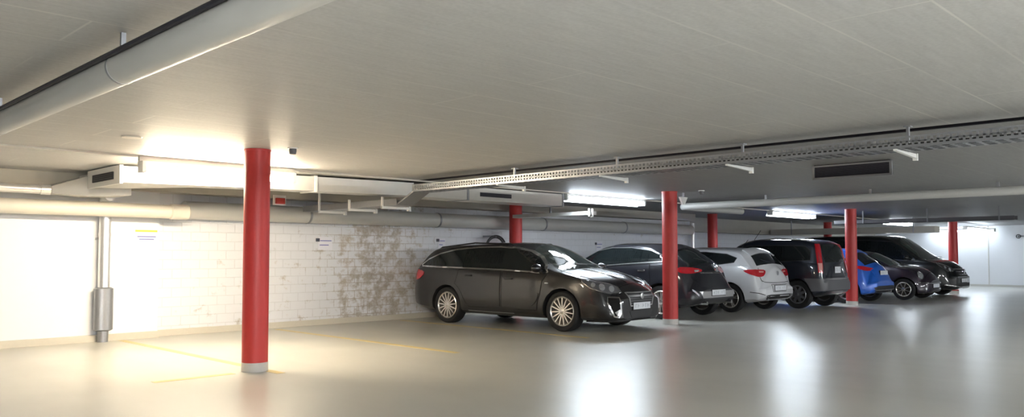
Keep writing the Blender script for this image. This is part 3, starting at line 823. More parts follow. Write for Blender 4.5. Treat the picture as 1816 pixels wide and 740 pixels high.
def inset(P, d):
    n = len(P); area = sum(P[i][0]*P[(i+1) % n][1]-P[(i+1) % n][0]*P[i][1] for i in range(n)); sg = 1 if area > 0 else -1
    out = []
    for i in range(n):
        p0, p1, p2 = Vector(P[i-1]), Vector(P[i]), Vector(P[(i+1) % n])
        e0 = (p1-p0); e1 = (p2-p1)
        if e0.length < 1e-6 or e1.length < 1e-6: continue
        e0.normalize(); e1.normalize()
        n0 = Vector((-e0.y, e0.x))*sg; n1 = Vector((-e1.y, e1.x))*sg
        m = (n0+n1); L_ = m.length
        if L_ < 1e-3: continue
        m /= L_; out.append(tuple(p1+m*min(d/max(.35, m.dot(n0)), d*2.2)))
    return out
def smooth_poly(P, it=1):
    for _ in range(it):
        R_ = []
        for i in range(len(P)):
            a, b_ = P[i], P[(i+1) % len(P)]
            R_ += [(a[0]*.75+b_[0]*.25, a[1]*.75+b_[1]*.25), (a[0]*.25+b_[0]*.75, a[1]*.25+b_[1]*.75)]
        P = R_
    return P

# ============ black station wagon, nose towards the aisle ============
F, R = 2.33, -2.47
wag = Car('station_wagon', 'glossy black station wagon with bright multi-spoke wheels parked nose out nearest the camera', 'p_black',
    (10.86, 10.24, 0), -PI/2+math.radians(4.2), F, R, 1.85, 2.70, .338,
    top=[(R, .74), (R+.03, .90), (R+.10, 1.00), (R+.22, 1.13), (R+.42, 1.34), (R+.58, 1.435), (-1.6, 1.475), (-.9, 1.505), (-.3, 1.515), (.1, 1.50), (.4, 1.455), (.75, 1.31), (1.10, 1.13), (1.30, 1.055), (1.55, 1.01), (1.85, .945), (2.08, .87), (2.22, .785), (2.30, .69), (F, .60)],
    belt=[(R, .98), (-2.0, 1.035), (-1., 1.01), (0, .985), (1.0, .955), (1.5, .90), (2.0, .80), (F, .6)],
    plan=[(R, .66), (R+.04, .76), (R+.14, .86), (R+.35, .94), (R+.8, .985), (0, 1.), (1.2, .99), (1.7, .965), (2.0, .90), (2.18, .81), (2.27, .72), (F, .60)],
    zb=[(R, .36), (R+.2, .26), (-1.6, .20), (1.6, .19), (F-.15, .19), (F, .23)], k=.36, flare=.02, wr=.05)
W2 = wag.W/2
wag.wheels(n=15, width=.235, style='thin', rimr=.74)
dlo = [(1.03, .985), (.90, 1.10), (.70, 1.235), (.48, 1.335), (.22, 1.395), (-.15, 1.42), (-.7, 1.415), (-1.25, 1.375), (-1.65, 1.30), (-1.95, 1.19), (-2.12, 1.085), (-2.10, 1.06), (-1.6, 1.045), (-.8, 1.03), (0, 1.008), (.6, .985), (.98, .965)]
wag.windows(dlo, [.02, -1.02], trimw=.026)
r_ = wag.rw+.085
fd = [(.03, .335), (.78, .335)]+wag.arc(wag.xf, r_+.10, 190, 150, 4)[1:]+[(.93, .82), (1.03, .955), (.6, .965), (.03, .985)]
wag.door(fd, .20, .86)
rd = [(-.01, .335), (-.78, .335)]+[(-.86, .42)]+wag.arc(wag.xr, r_+.04, 25, 62, 5)+[(-1.08, .90), (-1.06, 1.005), (-.5, 1.0), (-.01, .985)]
wag.door(rd, -.78, .90)
wag.strip('door_crease', M['p_black'], wag.side([(-.85, .37), (-.1, .345), (.45, .35), (.70, .40), (.82, .50), (.86, .62)]), (0, -1, 0), w=.030, off=.014, both=True, parent=wag.t, sm=2)
wag.strip('sill_trim', M['satin'], wag.side([(-.80, .262), (-.3, .258), (.3, .256)]), (0, -1, 0), w=.012, off=.006, both=True, parent=wag.t)
wag.patch('windshield', M['glass_light'], [(1.20, .70, 1.0), (1.29, .45, 1.0), (1.33, 0, 1.0), (1.29, -.45, 1.0), (1.20, -.70, 1.0), (.52, -.53, 1.4), (.42, -.3, 1.46), (.38, 0, 1.47), (.42, .3, 1.46), (.52, .53, 1.4)], (-.55, 0, -1), off=.006, parent=wag.t, step=.09)
wag.strip('windshield_surround', M['plastic'], [(1.20, .70, 1.0), (1.29, .45, 1.0), (1.33, 0, 1.0), (1.29, -.45, 1.0), (1.20, -.70, 1.0), (.52, -.53, 1.4), (.42, -.3, 1.46), (.38, 0, 1.47), (.42, .3, 1.46), (.52, .53, 1.4)], (-.55, 0, -1), w=.03, closed=True, off=.005, parent=wag.t, step=.08)
wag.patch('rear_window', M['glass'], [(R+.2, .58, 1.13), (R+.2, -.58, 1.13), (R+.45, -.5, 1.36), (R+.45, .5, 1.36)], (1, 0, -.4), off=.006, parent=wag.t, sm=1)
wag.strip('hood_seam', M['seam'], [(1.22, .74, .95), (1.6, .74, .9), (1.95, .66, .85), (2.14, .50, .8), (2.19, .2, .8), (2.19, -.2, .8), (2.14, -.5, .8), (1.95, -.66, .85), (1.6, -.74, .9), (1.22, -.74, .95)], (-.1, 0, -1), w=.010, off=.003, parent=wag.t)
wag.strip('hood_crease', M['p_black'], [(1.35, .30, 1), (1.8, .24, .95), (2.15, .16, .8)], (-.1, 0, -1), w=.03, off=.010, parent=wag.t, both=True, sm=1)
# head lamps wrap round the corner
hd = (-.75, -.72, 0)
lamp_pts = [(2.225, .45, .665), (2.19, .47, .745), (2.10, .60, .80), (1.95, .75, .838), (1.72, .85, .875), (1.74, .86, .83), (1.88, .84, .735), (2.03, .74, .675), (2.14, .62, .645)]
hl = wag.patch('headlight', M['lamp_mid'], lamp_pts, hd, off=.008, both=True, parent=wag.t, step=.04)
wag.strip('headlight_rim', M['chrome'], lamp_pts, hd, w=.010, closed=True, off=.011, both=True, parent=hl)
for (x, y, z, rr) in ((2.13, .58, .715, .052), (2.02, .71, .745, .055), (1.90, .79, .785, .035)):
    c8 = [(x+rr*.7*math.cos(a*PI/5), y-rr*.7*math.cos(a*PI/5), z+rr*math.sin(a*PI/5)) for a in range(10)]
    wag.patch('lens', M['lamp'], c8, hd, off=.014, both=True, parent=hl, step=.03)
# grille, plate and air intakes
g = wag.patch('grille', M['plastic'], [(F, .40, .655), (F, .33, .44), (F, -.33, .44), (F, -.40, .655), (F, -.2, .672), (F, .2, .672)], (-1, 0, 0), off=.004, parent=wag.t, step=.05)[0]
wag.strip('grille_frame', M['satin'], [(F, .40, .655), (F, .33, .44), (F, -.33, .44), (F, -.40, .655)], (-1, 0, 0), w=.016, closed=True, off=.012, parent=g)
wag.strip('grille_bar', M['satin'], [(F, .38, .60), (F, -.38, .60)], (-1, 0, 0), w=.028, off=.014, parent=g)
for zz in (.56, .52, .48): wag.strip('grille_slats', M['grey_plastic'], [(F, .36, zz), (F, -.36, zz)], (-1, 0, 0), w=.009, off=.009, parent=g)
b = BM(); lathe(b, [(.055, F+.016), (.055, F+.026), (.045, F+.03)], axis='x', seg=28, center=(0, 0, .60)); finish(b, 'badge', M['chrome'], g)
wag.plate(F, .435, True)
wag.patch('lower_intake', M['plastic'], [(F, .36, .355), (F, .30, .25), (F, -.30, .25), (F, -.36, .355)], (-1, 0, 0), off=.004, parent=wag.t)
fang = [(2.20, .52, .575), (2.10, .69, .585), (2.10, .70, .50), (2.16, .62, .285), (2.20, .55, .27), (2.22, .52, .33)]
fg = wag.patch('air_intake', M['seam'], fang, (-.8, -.6, 0), off=.006, both=True, parent=wag.t, step=.04)
wag.strip('intake_frame', M['chrome'], fang, (-.8, -.6, 0), w=.024, closed=True, off=.014, both=True, parent=fg)
wag.patch('intake_blade', M['chrome'], [(2.20, .53, .40), (2.17, .62, .35), (2.2, .58, .285), (2.22, .53, .30)], (-.8, -.6, 0), off=.012, both=True, parent=fg)
wag.strip('front_splitter', M['plastic'], [(2.05, .78, .205), (2.2, .6, .205), (F, .3, .22), (F, -.3, .22), (2.2, -.6, .205), (2.05, -.78, .205)], (-1, 0, 0), w=.02, off=.02, parent=wag.t)
tl = [(R+.36, .86, 1.00), (R+.40, .84, .86), (R+.22, .84, .78), (R+.06, .72, .80), (R+.03, .60, .86), (R+.12, .60, .99)]
wag.patch('taillight', M['tail'], tl, (.7, -.7, 0), off=.01, both=True, parent=wag.t, sm=1)
wag.patch('tail_reflector', M['tail'], [(R+.5, W2, .93), (R+.30, W2, .80), (R+.25, W2, .84), (R+.34, W2, 1.0)], (0, -1, 0), off=.009, both=True, parent=wag.t, sm=1)
wag.patch('indicator', M['lamp'], wag.side([(1.00, .79), (1.07, .79), (1.07, .81), (1.0, .81)]), (0, -1, 0), off=.01, both=True, parent=wag.t)
wag.strip('fuel_flap', M['seam'], wag.side([(-1.72, .86), (-1.56, .86), (-1.56, .98), (-1.72, .98)]), (0, -1, 0), w=.006, closed=True, off=.003, parent=wag.t)
wag.mirrors(.86, 1.02); wag.rails(-1.85, .05, .60, 2, 'plastic')
wag.plate(R, .80, False)
wag.wiper([(1.27, .55, 1.09), (1.27, .1, 1.105), (1.22, -.35, 1.125)]); wag.wiper([(1.27, -.05, 1.1), (1.23, -.5, 1.12)])

def rear_lights(c, pts, mat='tail', d=(.72, -.7, 0), name='taillight', off=.01, sm=1):
    return c.patch(name, M[mat], pts, d, off=off, both=True, parent=c.t, step=.04, sm=sm)
def hood(c, x0, x1, y, zc):
    c.strip('hood_seam', M['seam'], [(x0, y, zc), (x1-.15, y*.93, zc), (x1, y*.7, zc), (x1, -y*.7, zc), (x1-.15, -y*.93, zc), (x0, -y, zc)], (-.1, 0, -1), w=.010, off=.003, parent=c.t)
def glass_front(c, xb, xt, yb, yt, zb_, zt_):
    c.patch('windshield', M['glass'], [(xb-.09, yb, zb_), (xb, yb*.5, zb_), (xb, -yb*.5, zb_), (xb-.09, -yb, zb_), (xt+.06, -yt, zt_), (xt, -yt*.5, zt_), (xt, yt*.5, zt_), (xt+.06, yt, zt_)], (-.6, 0, -1), off=.006, parent=c.t, step=.1)

# ============ dark grey crossover hatchback, nose to the wall ============
F, R = 2.12, -2.08
c = Car('hatchback', 'dark grey hatchback with a sloping tailgate parked nose in right behind the second red column', 'p_grey',
    (14.25, 10.46, 0), PI/2+math.radians(1), F, R, 1.80, 2.58, .335,
    top=[(R, .62), (R+.05, .80), (R+.12, 1.0), (R+.22, 1.10), (R+.45, 1.24), (R+.75, 1.42), (R+.95, 1.475), (-.7, 1.52), (-.1, 1.535), (.3, 1.50), (.7, 1.36), (1.1, 1.14), (1.25, 1.06), (1.6, 1.0), (1.9, .88), (2.04, .76), (F, .62)],
    belt=[(R, 1.0), (-1.6, 1.09), (-.8, 1.05), (0, 1.01), (.9, .96), (1.6, .88), (F, .6)],
    plan=[(R, .70), (R+.05, .80), (R+.15, .89), (R+.35, .95), (R+.8, .99), (0, 1.), (1.2, .99), (1.7, .94), (2.0, .80), (F, .58)],
    zb=[(R, .40), (R+.15, .30), (-1.4, .22), (1.5, .22), (F, .30)], k=.36, flare=.03, wr=.22)
c.wheels(n=10, width=.215, style='double', mat='rim')
dlo = [(.95, 1.0), (.72, 1.19), (.40, 1.36), (0, 1.425), (-.5, 1.425), (-1.0, 1.37), (-1.35, 1.24), (-1.42, 1.15), (-.9, 1.12), (0, 1.06), (.9, .985)]
c.windows(dlo, [-.02, -1.0], trim='satin', trimw=.016)
c.door([(0, .36), (.80, .36), (.88, .6), (.92, .96), (0, 1.03)], .15, .93, hmat=M['chrome'])
c.door([(-.03, .36), (-.72, .36)]+c.arc(c.xr, .47, 35, 62, 4)+[(-1.04, .9), (-1.02, 1.09), (-.03, 1.03)], -.86, .96, hmat=M['chrome'])
glass_front(c, 1.27, .38, .68, .5, 1.06, 1.47)
hood(c, 1.25, 2.0, .70, .9)
c.patch('rear_window', M['glass'], [(R+.24, .60, 1.12), (R+.24, -.60, 1.12), (R+.72, -.48, 1.41), (R+.72, .48, 1.41)], (.8, 0, -1), off=.008, parent=c.t, step=.06)
c.patch('spoiler', M['p_grey'], [(R+.70, .52, 1.43), (R+.70, -.52, 1.43), (R+.92, -.5, 1.5), (R+.92, .5, 1.5)], (.3, 0, -1), off=.035, parent=c.t)
tlp = [(R+.42, .86, 1.03), (R+.36, .86, .92), (R+.16, .78, .90), (R+.07, .58, .915), (R+.06, .42, .95), (R+.1, .42, .99), (R+.18, .66, 1.03)]
tls = rear_lights(c, tlp)
c.patch('reverse_lamp', M['lamp'], [(R+.07, .56, .925), (R+.06, .44, .95), (R+.08, .44, .975), (R+.08, .56, .97)], (.9, -.4, 0), off=.014, both=True, parent=tls)
c.patch('tailgate', M['p_grey'], [(R, .55, .66), (R, -.55, .66), (R+.1, -.60, .86), (R+.1, -.52, 1.06), (R+.1, .52, 1.06), (R+.1, .60, .86)], (1, 0, -.1), off=.006, parent=c.t)
c.strip('tailgate_trim', M['chrome'], [(R, .40, .915), (R, -.40, .915)], (1, 0, 0), w=.022, off=.012, parent=c.t)
c.patch('bumper_insert', M['satin'], [(R, .66, .56), (R, -.66, .56), (R, -.58, .43), (R, .58, .43)], (1, 0, 0), off=.008, parent=c.t)
c.patch('bumper_lower', M['plastic'], [(R+.35, .84, .42), (R+.1, .7, .42), (R, .5, .43), (R, .5, .33), (R+.1, .7, .31), (R+.35, .84, .31)], (.75, -.6, 0), off=.008, both=True, parent=c.t)
rf = c.patch('reflector', M['sign_white'], [(R+.12, .74, .60), (R+.05, .66, .50), (R+.06, .66, .47), (R+.13, .745, .57)], (.75, -.6, 0), off=.012, both=True, parent=c.t)
c.plate(R, .53, False); c.mirrors(.75, 1.04); c.wiper([(R+.24, 0, 1.15), (R+.34, .35, 1.21)])
for y in (.48, -.48): tb('exhaust', [(R-.03, y, .33), (R+.2, y, .33)], .035, M['chrome'], c.t)
b = BM(); lathe(b, [(.05, R-.012+.06), (.045, R+.03)], axis='x', seg=24, center=(0, 0, .98)); finish(b, 'badge', M['chrome'], c.t)

# ============ white hatchback ============
F, R = 2.00, -2.04
c = Car('hatchback', 'white hatchback with red tail lamps parked nose in to the wall', 'p_white',
    (16.96, 10.44, 0), PI/2, F, R, 1.77, 2.56, .315,
    top=[(R, .60), (R+.04, .74), (R+.09, .98), (R+.16, 1.06), (R+.34, 1.27), (R+.47, 1.385), (R+.62, 1.42), (-1., 1.445), (-.2, 1.46), (.2, 1.43), (.6, 1.30), (1.0, 1.10), (1.2, 1.01), (1.5, .95), (1.8, .83), (1.93, .72), (F, .60)],
    belt=[(R, .98), (-1.6, 1.03), (-.8, .99), (0, .96), (.9, .93), (1.6, .85), (F, .58)],
    plan=[(R, .72), (R+.04, .81), (R+.14, .90), (R+.35, .96), (R+.8, .99), (0, 1.), (1.2, .99), (1.6, .94), (1.88, .80), (F, .58)],
    zb=[(R, .36), (R+.15, .26), (-1.3, .20), (1.5, .20), (F, .26)], k=.36, flare=.02, wr=.12)
c.wheels(n=5, width=.21, style='double', mat='rim')
dlo = [(.92, .96), (.68, 1.13), (.35, 1.29), (0, 1.345), (-.6, 1.345), (-1.15, 1.30), (-1.42, 1.21), (-1.36, 1.10), (-.9, 1.04), (0, 1.0), (.86, .945)]
c.windows(dlo, [-.04, -.98], trim=None)
c.door([(0, .33), (.82, .33), (.9, .6), (.92, .93), (0, .975)], .15, .88)
c.door([(-.03, .33), (-.78, .33)]+c.arc(c.xr, .44, 32, 62, 4)+[(-1.02, .9), (-1.0, 1.01), (-.03, .975)], -.84, .91)
c.strip('body_crease', M['p_white'], c.side([(-1.75, .80), (-.9, .80), (0, .80), (.8, .78)]), (0, -1, 0), w=.02, off=.008, both=True, parent=c.t)
glass_front(c, 1.22, .28, .66, .5, 1.01, 1.4)
hood(c, 1.2, 1.88, .68, .9)
c.patch('rear_window', M['glass'], [(R+.18, .61, 1.075), (R+.18, -.61, 1.075), (R+.42, -.50, 1.345), (R+.42, .50, 1.345)], (1, 0, -.8), off=.008, parent=c.t, step=.05)
c.patch('spoiler', M['p_white'], [(R+.38, .55, 1.36), (R+.36, 0, 1.38), (R+.38, -.55, 1.36), (R+.6, -.55, 1.41), (R+.6, .55, 1.41)], (.35, 0, -1), off=.03, parent=c.t)
tlp = [(R+.44, .86, .95), (R+.34, .85, .87), (R+.12, .76, .79), (R+.06, .60, .79), (R+.05, .50, .86), (R+.07, .46, .94), (R+.12, .66, .955)]
tls = rear_lights(c, tlp)
c.patch('reverse_lamp', M['tail_pink'], [(R+.09, .66, .885), (R+.06, .52, .88), (R+.06, .50, .915), (R+.1, .66, .92)], (.9, -.45, 0), off=.015, both=True, parent=tls)
c.strip('tailgate_seam', M['seam'], [(R+.02, .60, .99), (R+.02, .62, .72), (R+.01, .52, .66), (R, -.52, .66), (R+.02, -.62, .72), (R+.02, -.60, .99)], (1, 0, 0), w=.012, off=.004, parent=c.t, sm=1)
c.patch('plate_recess', M['p_white'], [(R, .36, .62), (R, -.36, .62), (R, -.30, .46), (R, .30, .46)], (1, 0, 0), off=.004, parent=c.t)
c.strip('plate_recess_edge', M['seam'], [(R, .36, .62), (R, -.36, .62), (R, -.30, .46), (R, .30, .46)], (1, 0, 0), w=.010, closed=True, off=.005, parent=c.t)
c.patch('bumper_lower', M['plastic'], [(R+.02, .62, .385), (R, .45, .40), (R, -.45, .40), (R+.02, -.62, .385), (R, -.5, .30), (R, .5, .30)], (1, 0, 0), off=.008, parent=c.t)
c.strip('bumper_line', M['seam'], [(R+.3, .82, .46), (R+.12, .76, .44), (R+.03, .64, .40)], (.75, -.6, 0), w=.014, off=.005, both=True, parent=c.t)
c.plate(R, .54, False, w=.5); c.mirrors(.72, .99); c.wiper([(R+.18, 0, 1.09), (R+.26, .38, 1.17)])
b = BM(); lathe(b, [(.05, R+.04), (.045, R+.09)], axis='x', seg=24, center=(0, 0, .87)); finish(b, 'badge', M['chrome'], c.t)
tb('antenna', [(-1.1, 0, 1.43), (-1.28, 0, 1.62)], .006, M['plastic'], c.t, seg=8)
tb('exhaust', [(R+.05, .45, .29), (R+.25, .45, .29)], .03, M['chrome'], c.t)

# ============ black boxy hatchback with upright tail lamps ============
F, R = 1.90, -1.83
c = Car('hatchback', 'black boxy hatchback with upright red tail lamps and silver roof rails', 'p_navy',
    (19.12, 9.82, 0), PI/2, F, R, 1.66, 2.36, .335,
    top=[(R, .70), (R+.03, 1.0), (R+.06, 1.12), (R+.10, 1.40), (R+.16, 1.56), (R+.28, 1.62), (-1.1, 1.67), (-.3, 1.685), (.3, 1.65), (.6, 1.54), (.95, 1.28), (1.15, 1.12), (1.35, 1.07), (1.65, 1.0), (1.82, .85), (F, .66)],
    belt=[(R, 1.05), (-1.2, 1.09), (0, 1.05), (.9, 1.0), (1.5, .93), (F, .6)],
    plan=[(R, .80), (R+.04, .87), (R+.12, .94), (R+.3, .98), (0, 1.), (1.2, .98), (1.6, .92), (1.82, .8), (F, .62)],
    zb=[(R, .42), (R+.1, .34), (-1.3, .25), (1.4, .25), (F, .32)], k=.17, flare=.03, wr=.06, crown=.04)
c.wheels(n=8, width=.19, style='wide', mat='rim_dark', rimr=.66)
dlo = [(.98, 1.05), (.72, 1.30), (.50, 1.47), (0, 1.51), (-.8, 1.51), (-1.35, 1.49), (-1.50, 1.38), (-1.50, 1.14), (-.8, 1.11), (0, 1.09), (.92, 1.03)]
c.windows(dlo, [.02, -.88], trim=None)
c.door([(.03, .36), (.72, .36), (.8, .6), (.92, 1.0), (.03, 1.06)], .16, .97, hmat=M['plastic'])
c.door([(0, .36), (-.62, .36)]+c.arc(c.xr, .45, 35, 65, 4)+[(-.92, .95), (-.90, 1.09), (0, 1.06)], -.74, .99, hmat=M['plastic'])
glass_front(c, 1.15, .52, .62, .55, 1.12, 1.58)
hood(c, 1.2, 1.78, .62, 1.)
c.patch('rear_window', M['glass'], [(R, .52, 1.10), (R, -.52, 1.10), (R, -.54, 1.3), (R, -.50, 1.52), (R, .50, 1.52), (R, .54, 1.3)], (1, 0, 0), off=.008, parent=c.t, step=.05)
tlp = [(R+.17, .77, 1.53), (R+.13, .79, .86), (R+.06, .70, .84), (R+.05, .68, 1.0), (R+.08, .66, 1.25), (R+.12, .62, 1.53)]
tls = rear_lights(c, tlp, sm=0)
c.patch('reverse_lamp', M['tail_pink'], [(R+.13, .775, 1.08), (R+.12, .775, .90), (R+.06, .71, .90), (R+.06, .70, 1.08)], (.72, -.7, 0), off=.015, both=True, parent=tls)
c.patch('rear_bumper', M['grey_plastic'], [(R+.45, .84, .72), (R+.3, .82, .72), (R, .6, .72), (R, 0, .73), (R, 0, .44), (R, .6, .44), (R+.3, .82, .42), (R+.35, .82, .50)], (.85, -.5, 0), off=.018, both=True, parent=c.t)
c.strip('bumper_strip', M['satin'], [(R, .62, .705), (R, -.62, .705)], (1, 0, 0), w=.02, off=.024, parent=c.t)
c.patch('plate_recess', M['p_navy'], [(R, .32, 1.0), (R, -.32, 1.0), (R, -.30, .84), (R, .30, .84)], (1, 0, 0), off=.006, parent=c.t)
c.plate(R, .92, False, w=.32, h=.15); c.mirrors(.80, 1.10); c.rails(-1.45, .35, .60, 2.2, 'rim')
c.patch('sill_cladding', M['grey_plastic'], c.side([(-.75, .38), (-.75, .27), (.72, .27), (.72, .38)]), (0, -1, 0), off=.012, both=True, parent=c.t)
c.strip('tailgate_seam', M['seam'], [(R, .60, 1.56), (R, .585, 1.0), (R, .56, .76), (R, -.56, .76), (R, -.585, 1.0), (R, -.60, 1.56)], (1, 0, 0), w=.010, off=.004, parent=c.t)
c.wiper([(R+.05, 0, 1.12), (R+.065, .32, 1.20)])
tb('antenna', [(.35, 0, 1.63), (.15, 0, 1.90)], .006, M['plastic'], c.t, seg=8)

# ============ blue hatchback ============
F, R = 2.06, -2.0
c = Car('hatchback', 'bright blue hatchback parked nose in behind the third red column', 'p_blue',
    (22.12, 9.98, 0), PI/2, F, R, 1.79, 2.60, .325,
    top=[(R, .60), (R+.05, .80), (R+.12, .99), (R+.22, 1.06), (R+.5, 1.24), (R+.75, 1.40), (-1., 1.45), (-.3, 1.475), (.1, 1.455), (.6, 1.30), (1.0, 1.10), (1.2, 1.01), (1.6, .93), (1.9, .80), (F, .58)],
    belt=[(R, .99), (-1.6, 1.04), (-.8, 1.0), (0, .97), (.9, .93), (1.6, .85), (F, .58)],
    plan=[(R, .68), (R+.05, .78), (R+.15, .88), (R+.35, .95), (R+.8, .99), (0, 1.), (1.2, .99), (1.7, .93), (1.95, .78), (F, .56)],
    zb=[(R, .36), (R+.15, .26), (-1.3, .20), (1.5, .20), (F, .26)], k=.38, flare=.025, wr=.2)
c.wheels(n=5, width=.215, style='wide', mat='rim_dark')
dlo = [(.92, .97), (.68, 1.14), (.35, 1.30), (0, 1.36), (-.6, 1.35), (-1.1, 1.26), (-1.38, 1.13), (-.9, 1.06), (0, 1.01), (.86, .95)]
c.windows(dlo, [-.04, -.98], trim=None)
c.door([(0, .33), (.82, .33), (.9, .6), (.92, .93), (0, .985)], .15, .88)
c.door([(-.03, .33), (-.78, .33)]+c.arc(c.xr, .45, 32, 62, 4)+[(-1.02, .9), (-1.0, 1.02), (-.03, .985)], -.84, .91)
glass_front(c, 1.22, .2, .66, .5, 1.01, 1.42)
hood(c, 1.2, 1.92, .68, .9)
c.patch('rear_window', M['glass'], [(R+.24, .60, 1.08), (R+.24, -.60, 1.08), (R+.68, -.48, 1.345), (R+.68, .48, 1.345)], (.8, 0, -1), off=.008, parent=c.t, step=.06)
c.patch('spoiler', M['p_blue'], [(R+.64, .54, 1.36), (R+.64, -.54, 1.36), (R+.85, -.54, 1.41), (R+.85, .54, 1.41)], (.3, 0, -1), off=.03, parent=c.t)
tlp = [(R+.45, .86, .98), (R+.36, .86, .90), (R+.14, .76, .85), (R+.07, .56, .86), (R+.06, .46, .92), (R+.14, .62, .95), (R+.3, .84, .985)]
tls = rear_lights(c, tlp)
c.patch('tailgate_panel', M['p_blue'], [(R, .50, .68), (R, -.50, .68), (R+.08, -.44, .96), (R+.08, .44, .96)], (1, 0, 0), off=.006, parent=c.t)
c.plate(R+.06, .80, False, w=.5)
c.patch('bumper_lower', M['plastic'], [(R+.1, .70, .42), (R, .5, .46), (R, -.5, .46), (R+.1, -.70, .42), (R, -.5, .28), (R, .5, .28)], (1, 0, 0), off=.008, parent=c.t)
c.strip('bumper_trim', M['satin'], [(R+.05, .66, .36), (R, .4, .35), (R, -.4, .35), (R+.05, -.66, .36)], (1, 0, 0), w=.02, off=.016, parent=c.t)
c.mirrors(.72, 1.0); c.wiper([(R+.24, 0, 1.10), (R+.34, .35, 1.17)])
tb('exhaust', [(R+.02, -.45, .30), (R+.25, -.45, .30)], .035, M['chrome'], c.t)

# ============ small dark car, nose out ============
F, R = 1.78, -1.76
c = Car('small_car', 'small dark purple-black car parked nose out with rounded head lamps beside the blue hatchback', 'p_plum',
    (24.72, 9.32, 0), -PI/2, F, R, 1.66, 2.34, .30,
    top=[(R, .62), (R+.05, .85), (R+.12, 1.02), (R+.3, 1.22), (R+.45, 1.33), (-.8, 1.385), (-.2, 1.39), (.1, 1.35), (.5, 1.18), (.82, 1.02), (.95, .985), (1.2, .96), (1.45, .90), (1.62, .80), (1.73, .68), (F, .56)],
    belt=[(R, .95), (-1.2, .98), (0, .94), (.8, .91), (1.3, .85), (F, .55)],
    plan=[(R, .70), (R+.1, .85), (R+.3, .94), (0, 1.), (1.0, .98), (1.4, .91), (1.62, .79), (1.73, .68), (F, .52)],
    zb=[(R, .34), (R+.15, .24), (-1.2, .19), (1.2, .19), (F-.1, .19), (F, .25)], k=.36, flare=.02)
c.wheels(n=8, width=.185, style='thin', mat='rim')
dlo = [(.66, .95), (.42, 1.12), (.12, 1.25), (-.4, 1.29), (-.9, 1.25), (-1.2, 1.12), (-1.15, 1.03), (-.4, .985), (.6, .93)]
c.windows(dlo, [-.45], trim=None)
c.door([(-.42, .30), (.58, .30), (.66, .6), (.66, .91), (-.42, .965)], -.25, .84, hmat=M['chrome'])
c.patch('windshield', M['glass_light'], [(.78, .62, 1.0), (.86, .3, 1.0), (.86, -.3, 1.0), (.78, -.62, 1.0), (.2, -.48, 1.3), (.12, 0, 1.34), (.2, .48, 1.3)], (-.6, 0, -1), off=.006, parent=c.t, step=.08)
c.patch('rear_window', M['glass'], [(R+.2, .5, 1.08), (R+.2, -.5, 1.08), (R+.4, -.42, 1.28), (R+.4, .42, 1.28)], (1, 0, -.6), off=.006, parent=c.t)
hood(c, .85, 1.66, .60, .9)
cx, cy, cz = 1.58, .56, .69
lp = [(cx+.085*.7*math.cos(a*PI/8), cy-.085*.75*math.cos(a*PI/8)*1.4, cz+.105*math.sin(a*PI/8)) for a in range(16)]
hl = c.patch('headlight', M['lamp'], lp, (-.8, -.6, 0), off=.012, both=True, parent=c.t, step=.04)
c.strip('headlight_rim', M['chrome'], lp, (-.8, -.6, 0), w=.014, closed=True, off=.018, both=True, parent=hl)
c.patch('grille', M['plastic'], [(F, .30, .50), (F, .22, .30), (F, -.22, .30), (F, -.30, .50)], (-1, 0, 0), off=.006, parent=c.t)
c.strip('bumper_trim', M['chrome'], [(1.60, .70, .50), (1.72, .5, .48), (F, .25, .47), (F, -.25, .47), (1.72, -.5, .48), (1.6, -.7, .50)], (-1, 0, 0), w=.022, off=.010, parent=c.t)
c.patch('fog_lamp', M['lamp'], [(1.68, .52, .36), (1.68, .60, .36), (1.68, .60, .30), (1.68, .52, .30)], (-.8, -.6, 0), off=.01, both=True, parent=c.t, sm=1)
c.plate(F, .40, True, w=.5, h=.10); c.mirrors(.50, .97, M['p_plum'])
rear_lights(c, [(R+.1, .68, .95), (R+.1, .68, .72), (R+.04, .58, .72), (R+.05, .56, .95)])

# ============ black van, nose out ============
F, R = 2.48, -2.66
v = Car('van', 'large black passenger van parked nose out with three-bar grille, tallest vehicle of the row', 'p_van',
    (27.2, 9.98, 0), -PI/2, F, R, 1.93, 3.20, .345,
    top=[(R, .80), (R+.03, 1.15), (R+.08, 1.60), (R+.16, 1.80), (R+.35, 1.88), (-1.5, 1.905), (-.2, 1.91), (.5, 1.895), (.75, 1.84), (1.05, 1.66), (1.45, 1.36), (1.70, 1.20), (1.85, 1.155), (2.1, 1.09), (2.28, 1.0), (2.38, .90), (2.44, .78), (F, .66)],
    belt=[(R, 1.12), (-1.5, 1.14), (0, 1.12), (1.2, 1.06), (1.9, 1.0), (2.3, .8), (F, .6)],
    plan=[(R, .84), (R+.05, .90), (R+.15, .96), (R+.5, .99), (0, 1.), (1.5, .99), (1.95, .95), (2.2, .87), (2.36, .78), (2.44, .70), (F, .62)],
    zb=[(R, .42), (R+.15, .30), (-1.5, .22), (1.9, .22), (F-.1, .22), (F, .27)], k=.17, flare=.02, wf=.22, wr=.05, crown=.045)
v.wheels(n=5, width=.235, style='double', mat='rim')
dlo = [(1.42, 1.11), (1.20, 1.33), (.92, 1.55), (.66, 1.70), (0, 1.745), (-1.2, 1.745), (-2.2, 1.72), (-2.32, 1.6), (-2.30, 1.24), (-1.4, 1.22), (0, 1.18), (1.36, 1.08)]
v.windows(dlo, [1.02, .16, -1.1], trim=None)
v.door([(.18, .36), (1.05, .36), (1.12, .55), (1.30, .9), (1.36, 1.05), (.18, 1.14)], .36, 1.0)
v.door([(.14, .36), (-1.0, .36), (-1.12, .5), (-1.10, 1.17), (.14, 1.15)], -.9, 1.02)
wsp = [(1.66, .74, 1.14), (1.78, .4, 1.14), (1.80, 0, 1.14), (1.78, -.4, 1.14), (1.66, -.74, 1.14), (.92, -.66, 1.75), (.76, -.3, 1.83), (.74, 0, 1.84), (.76, .3, 1.83), (.92, .66, 1.75)]
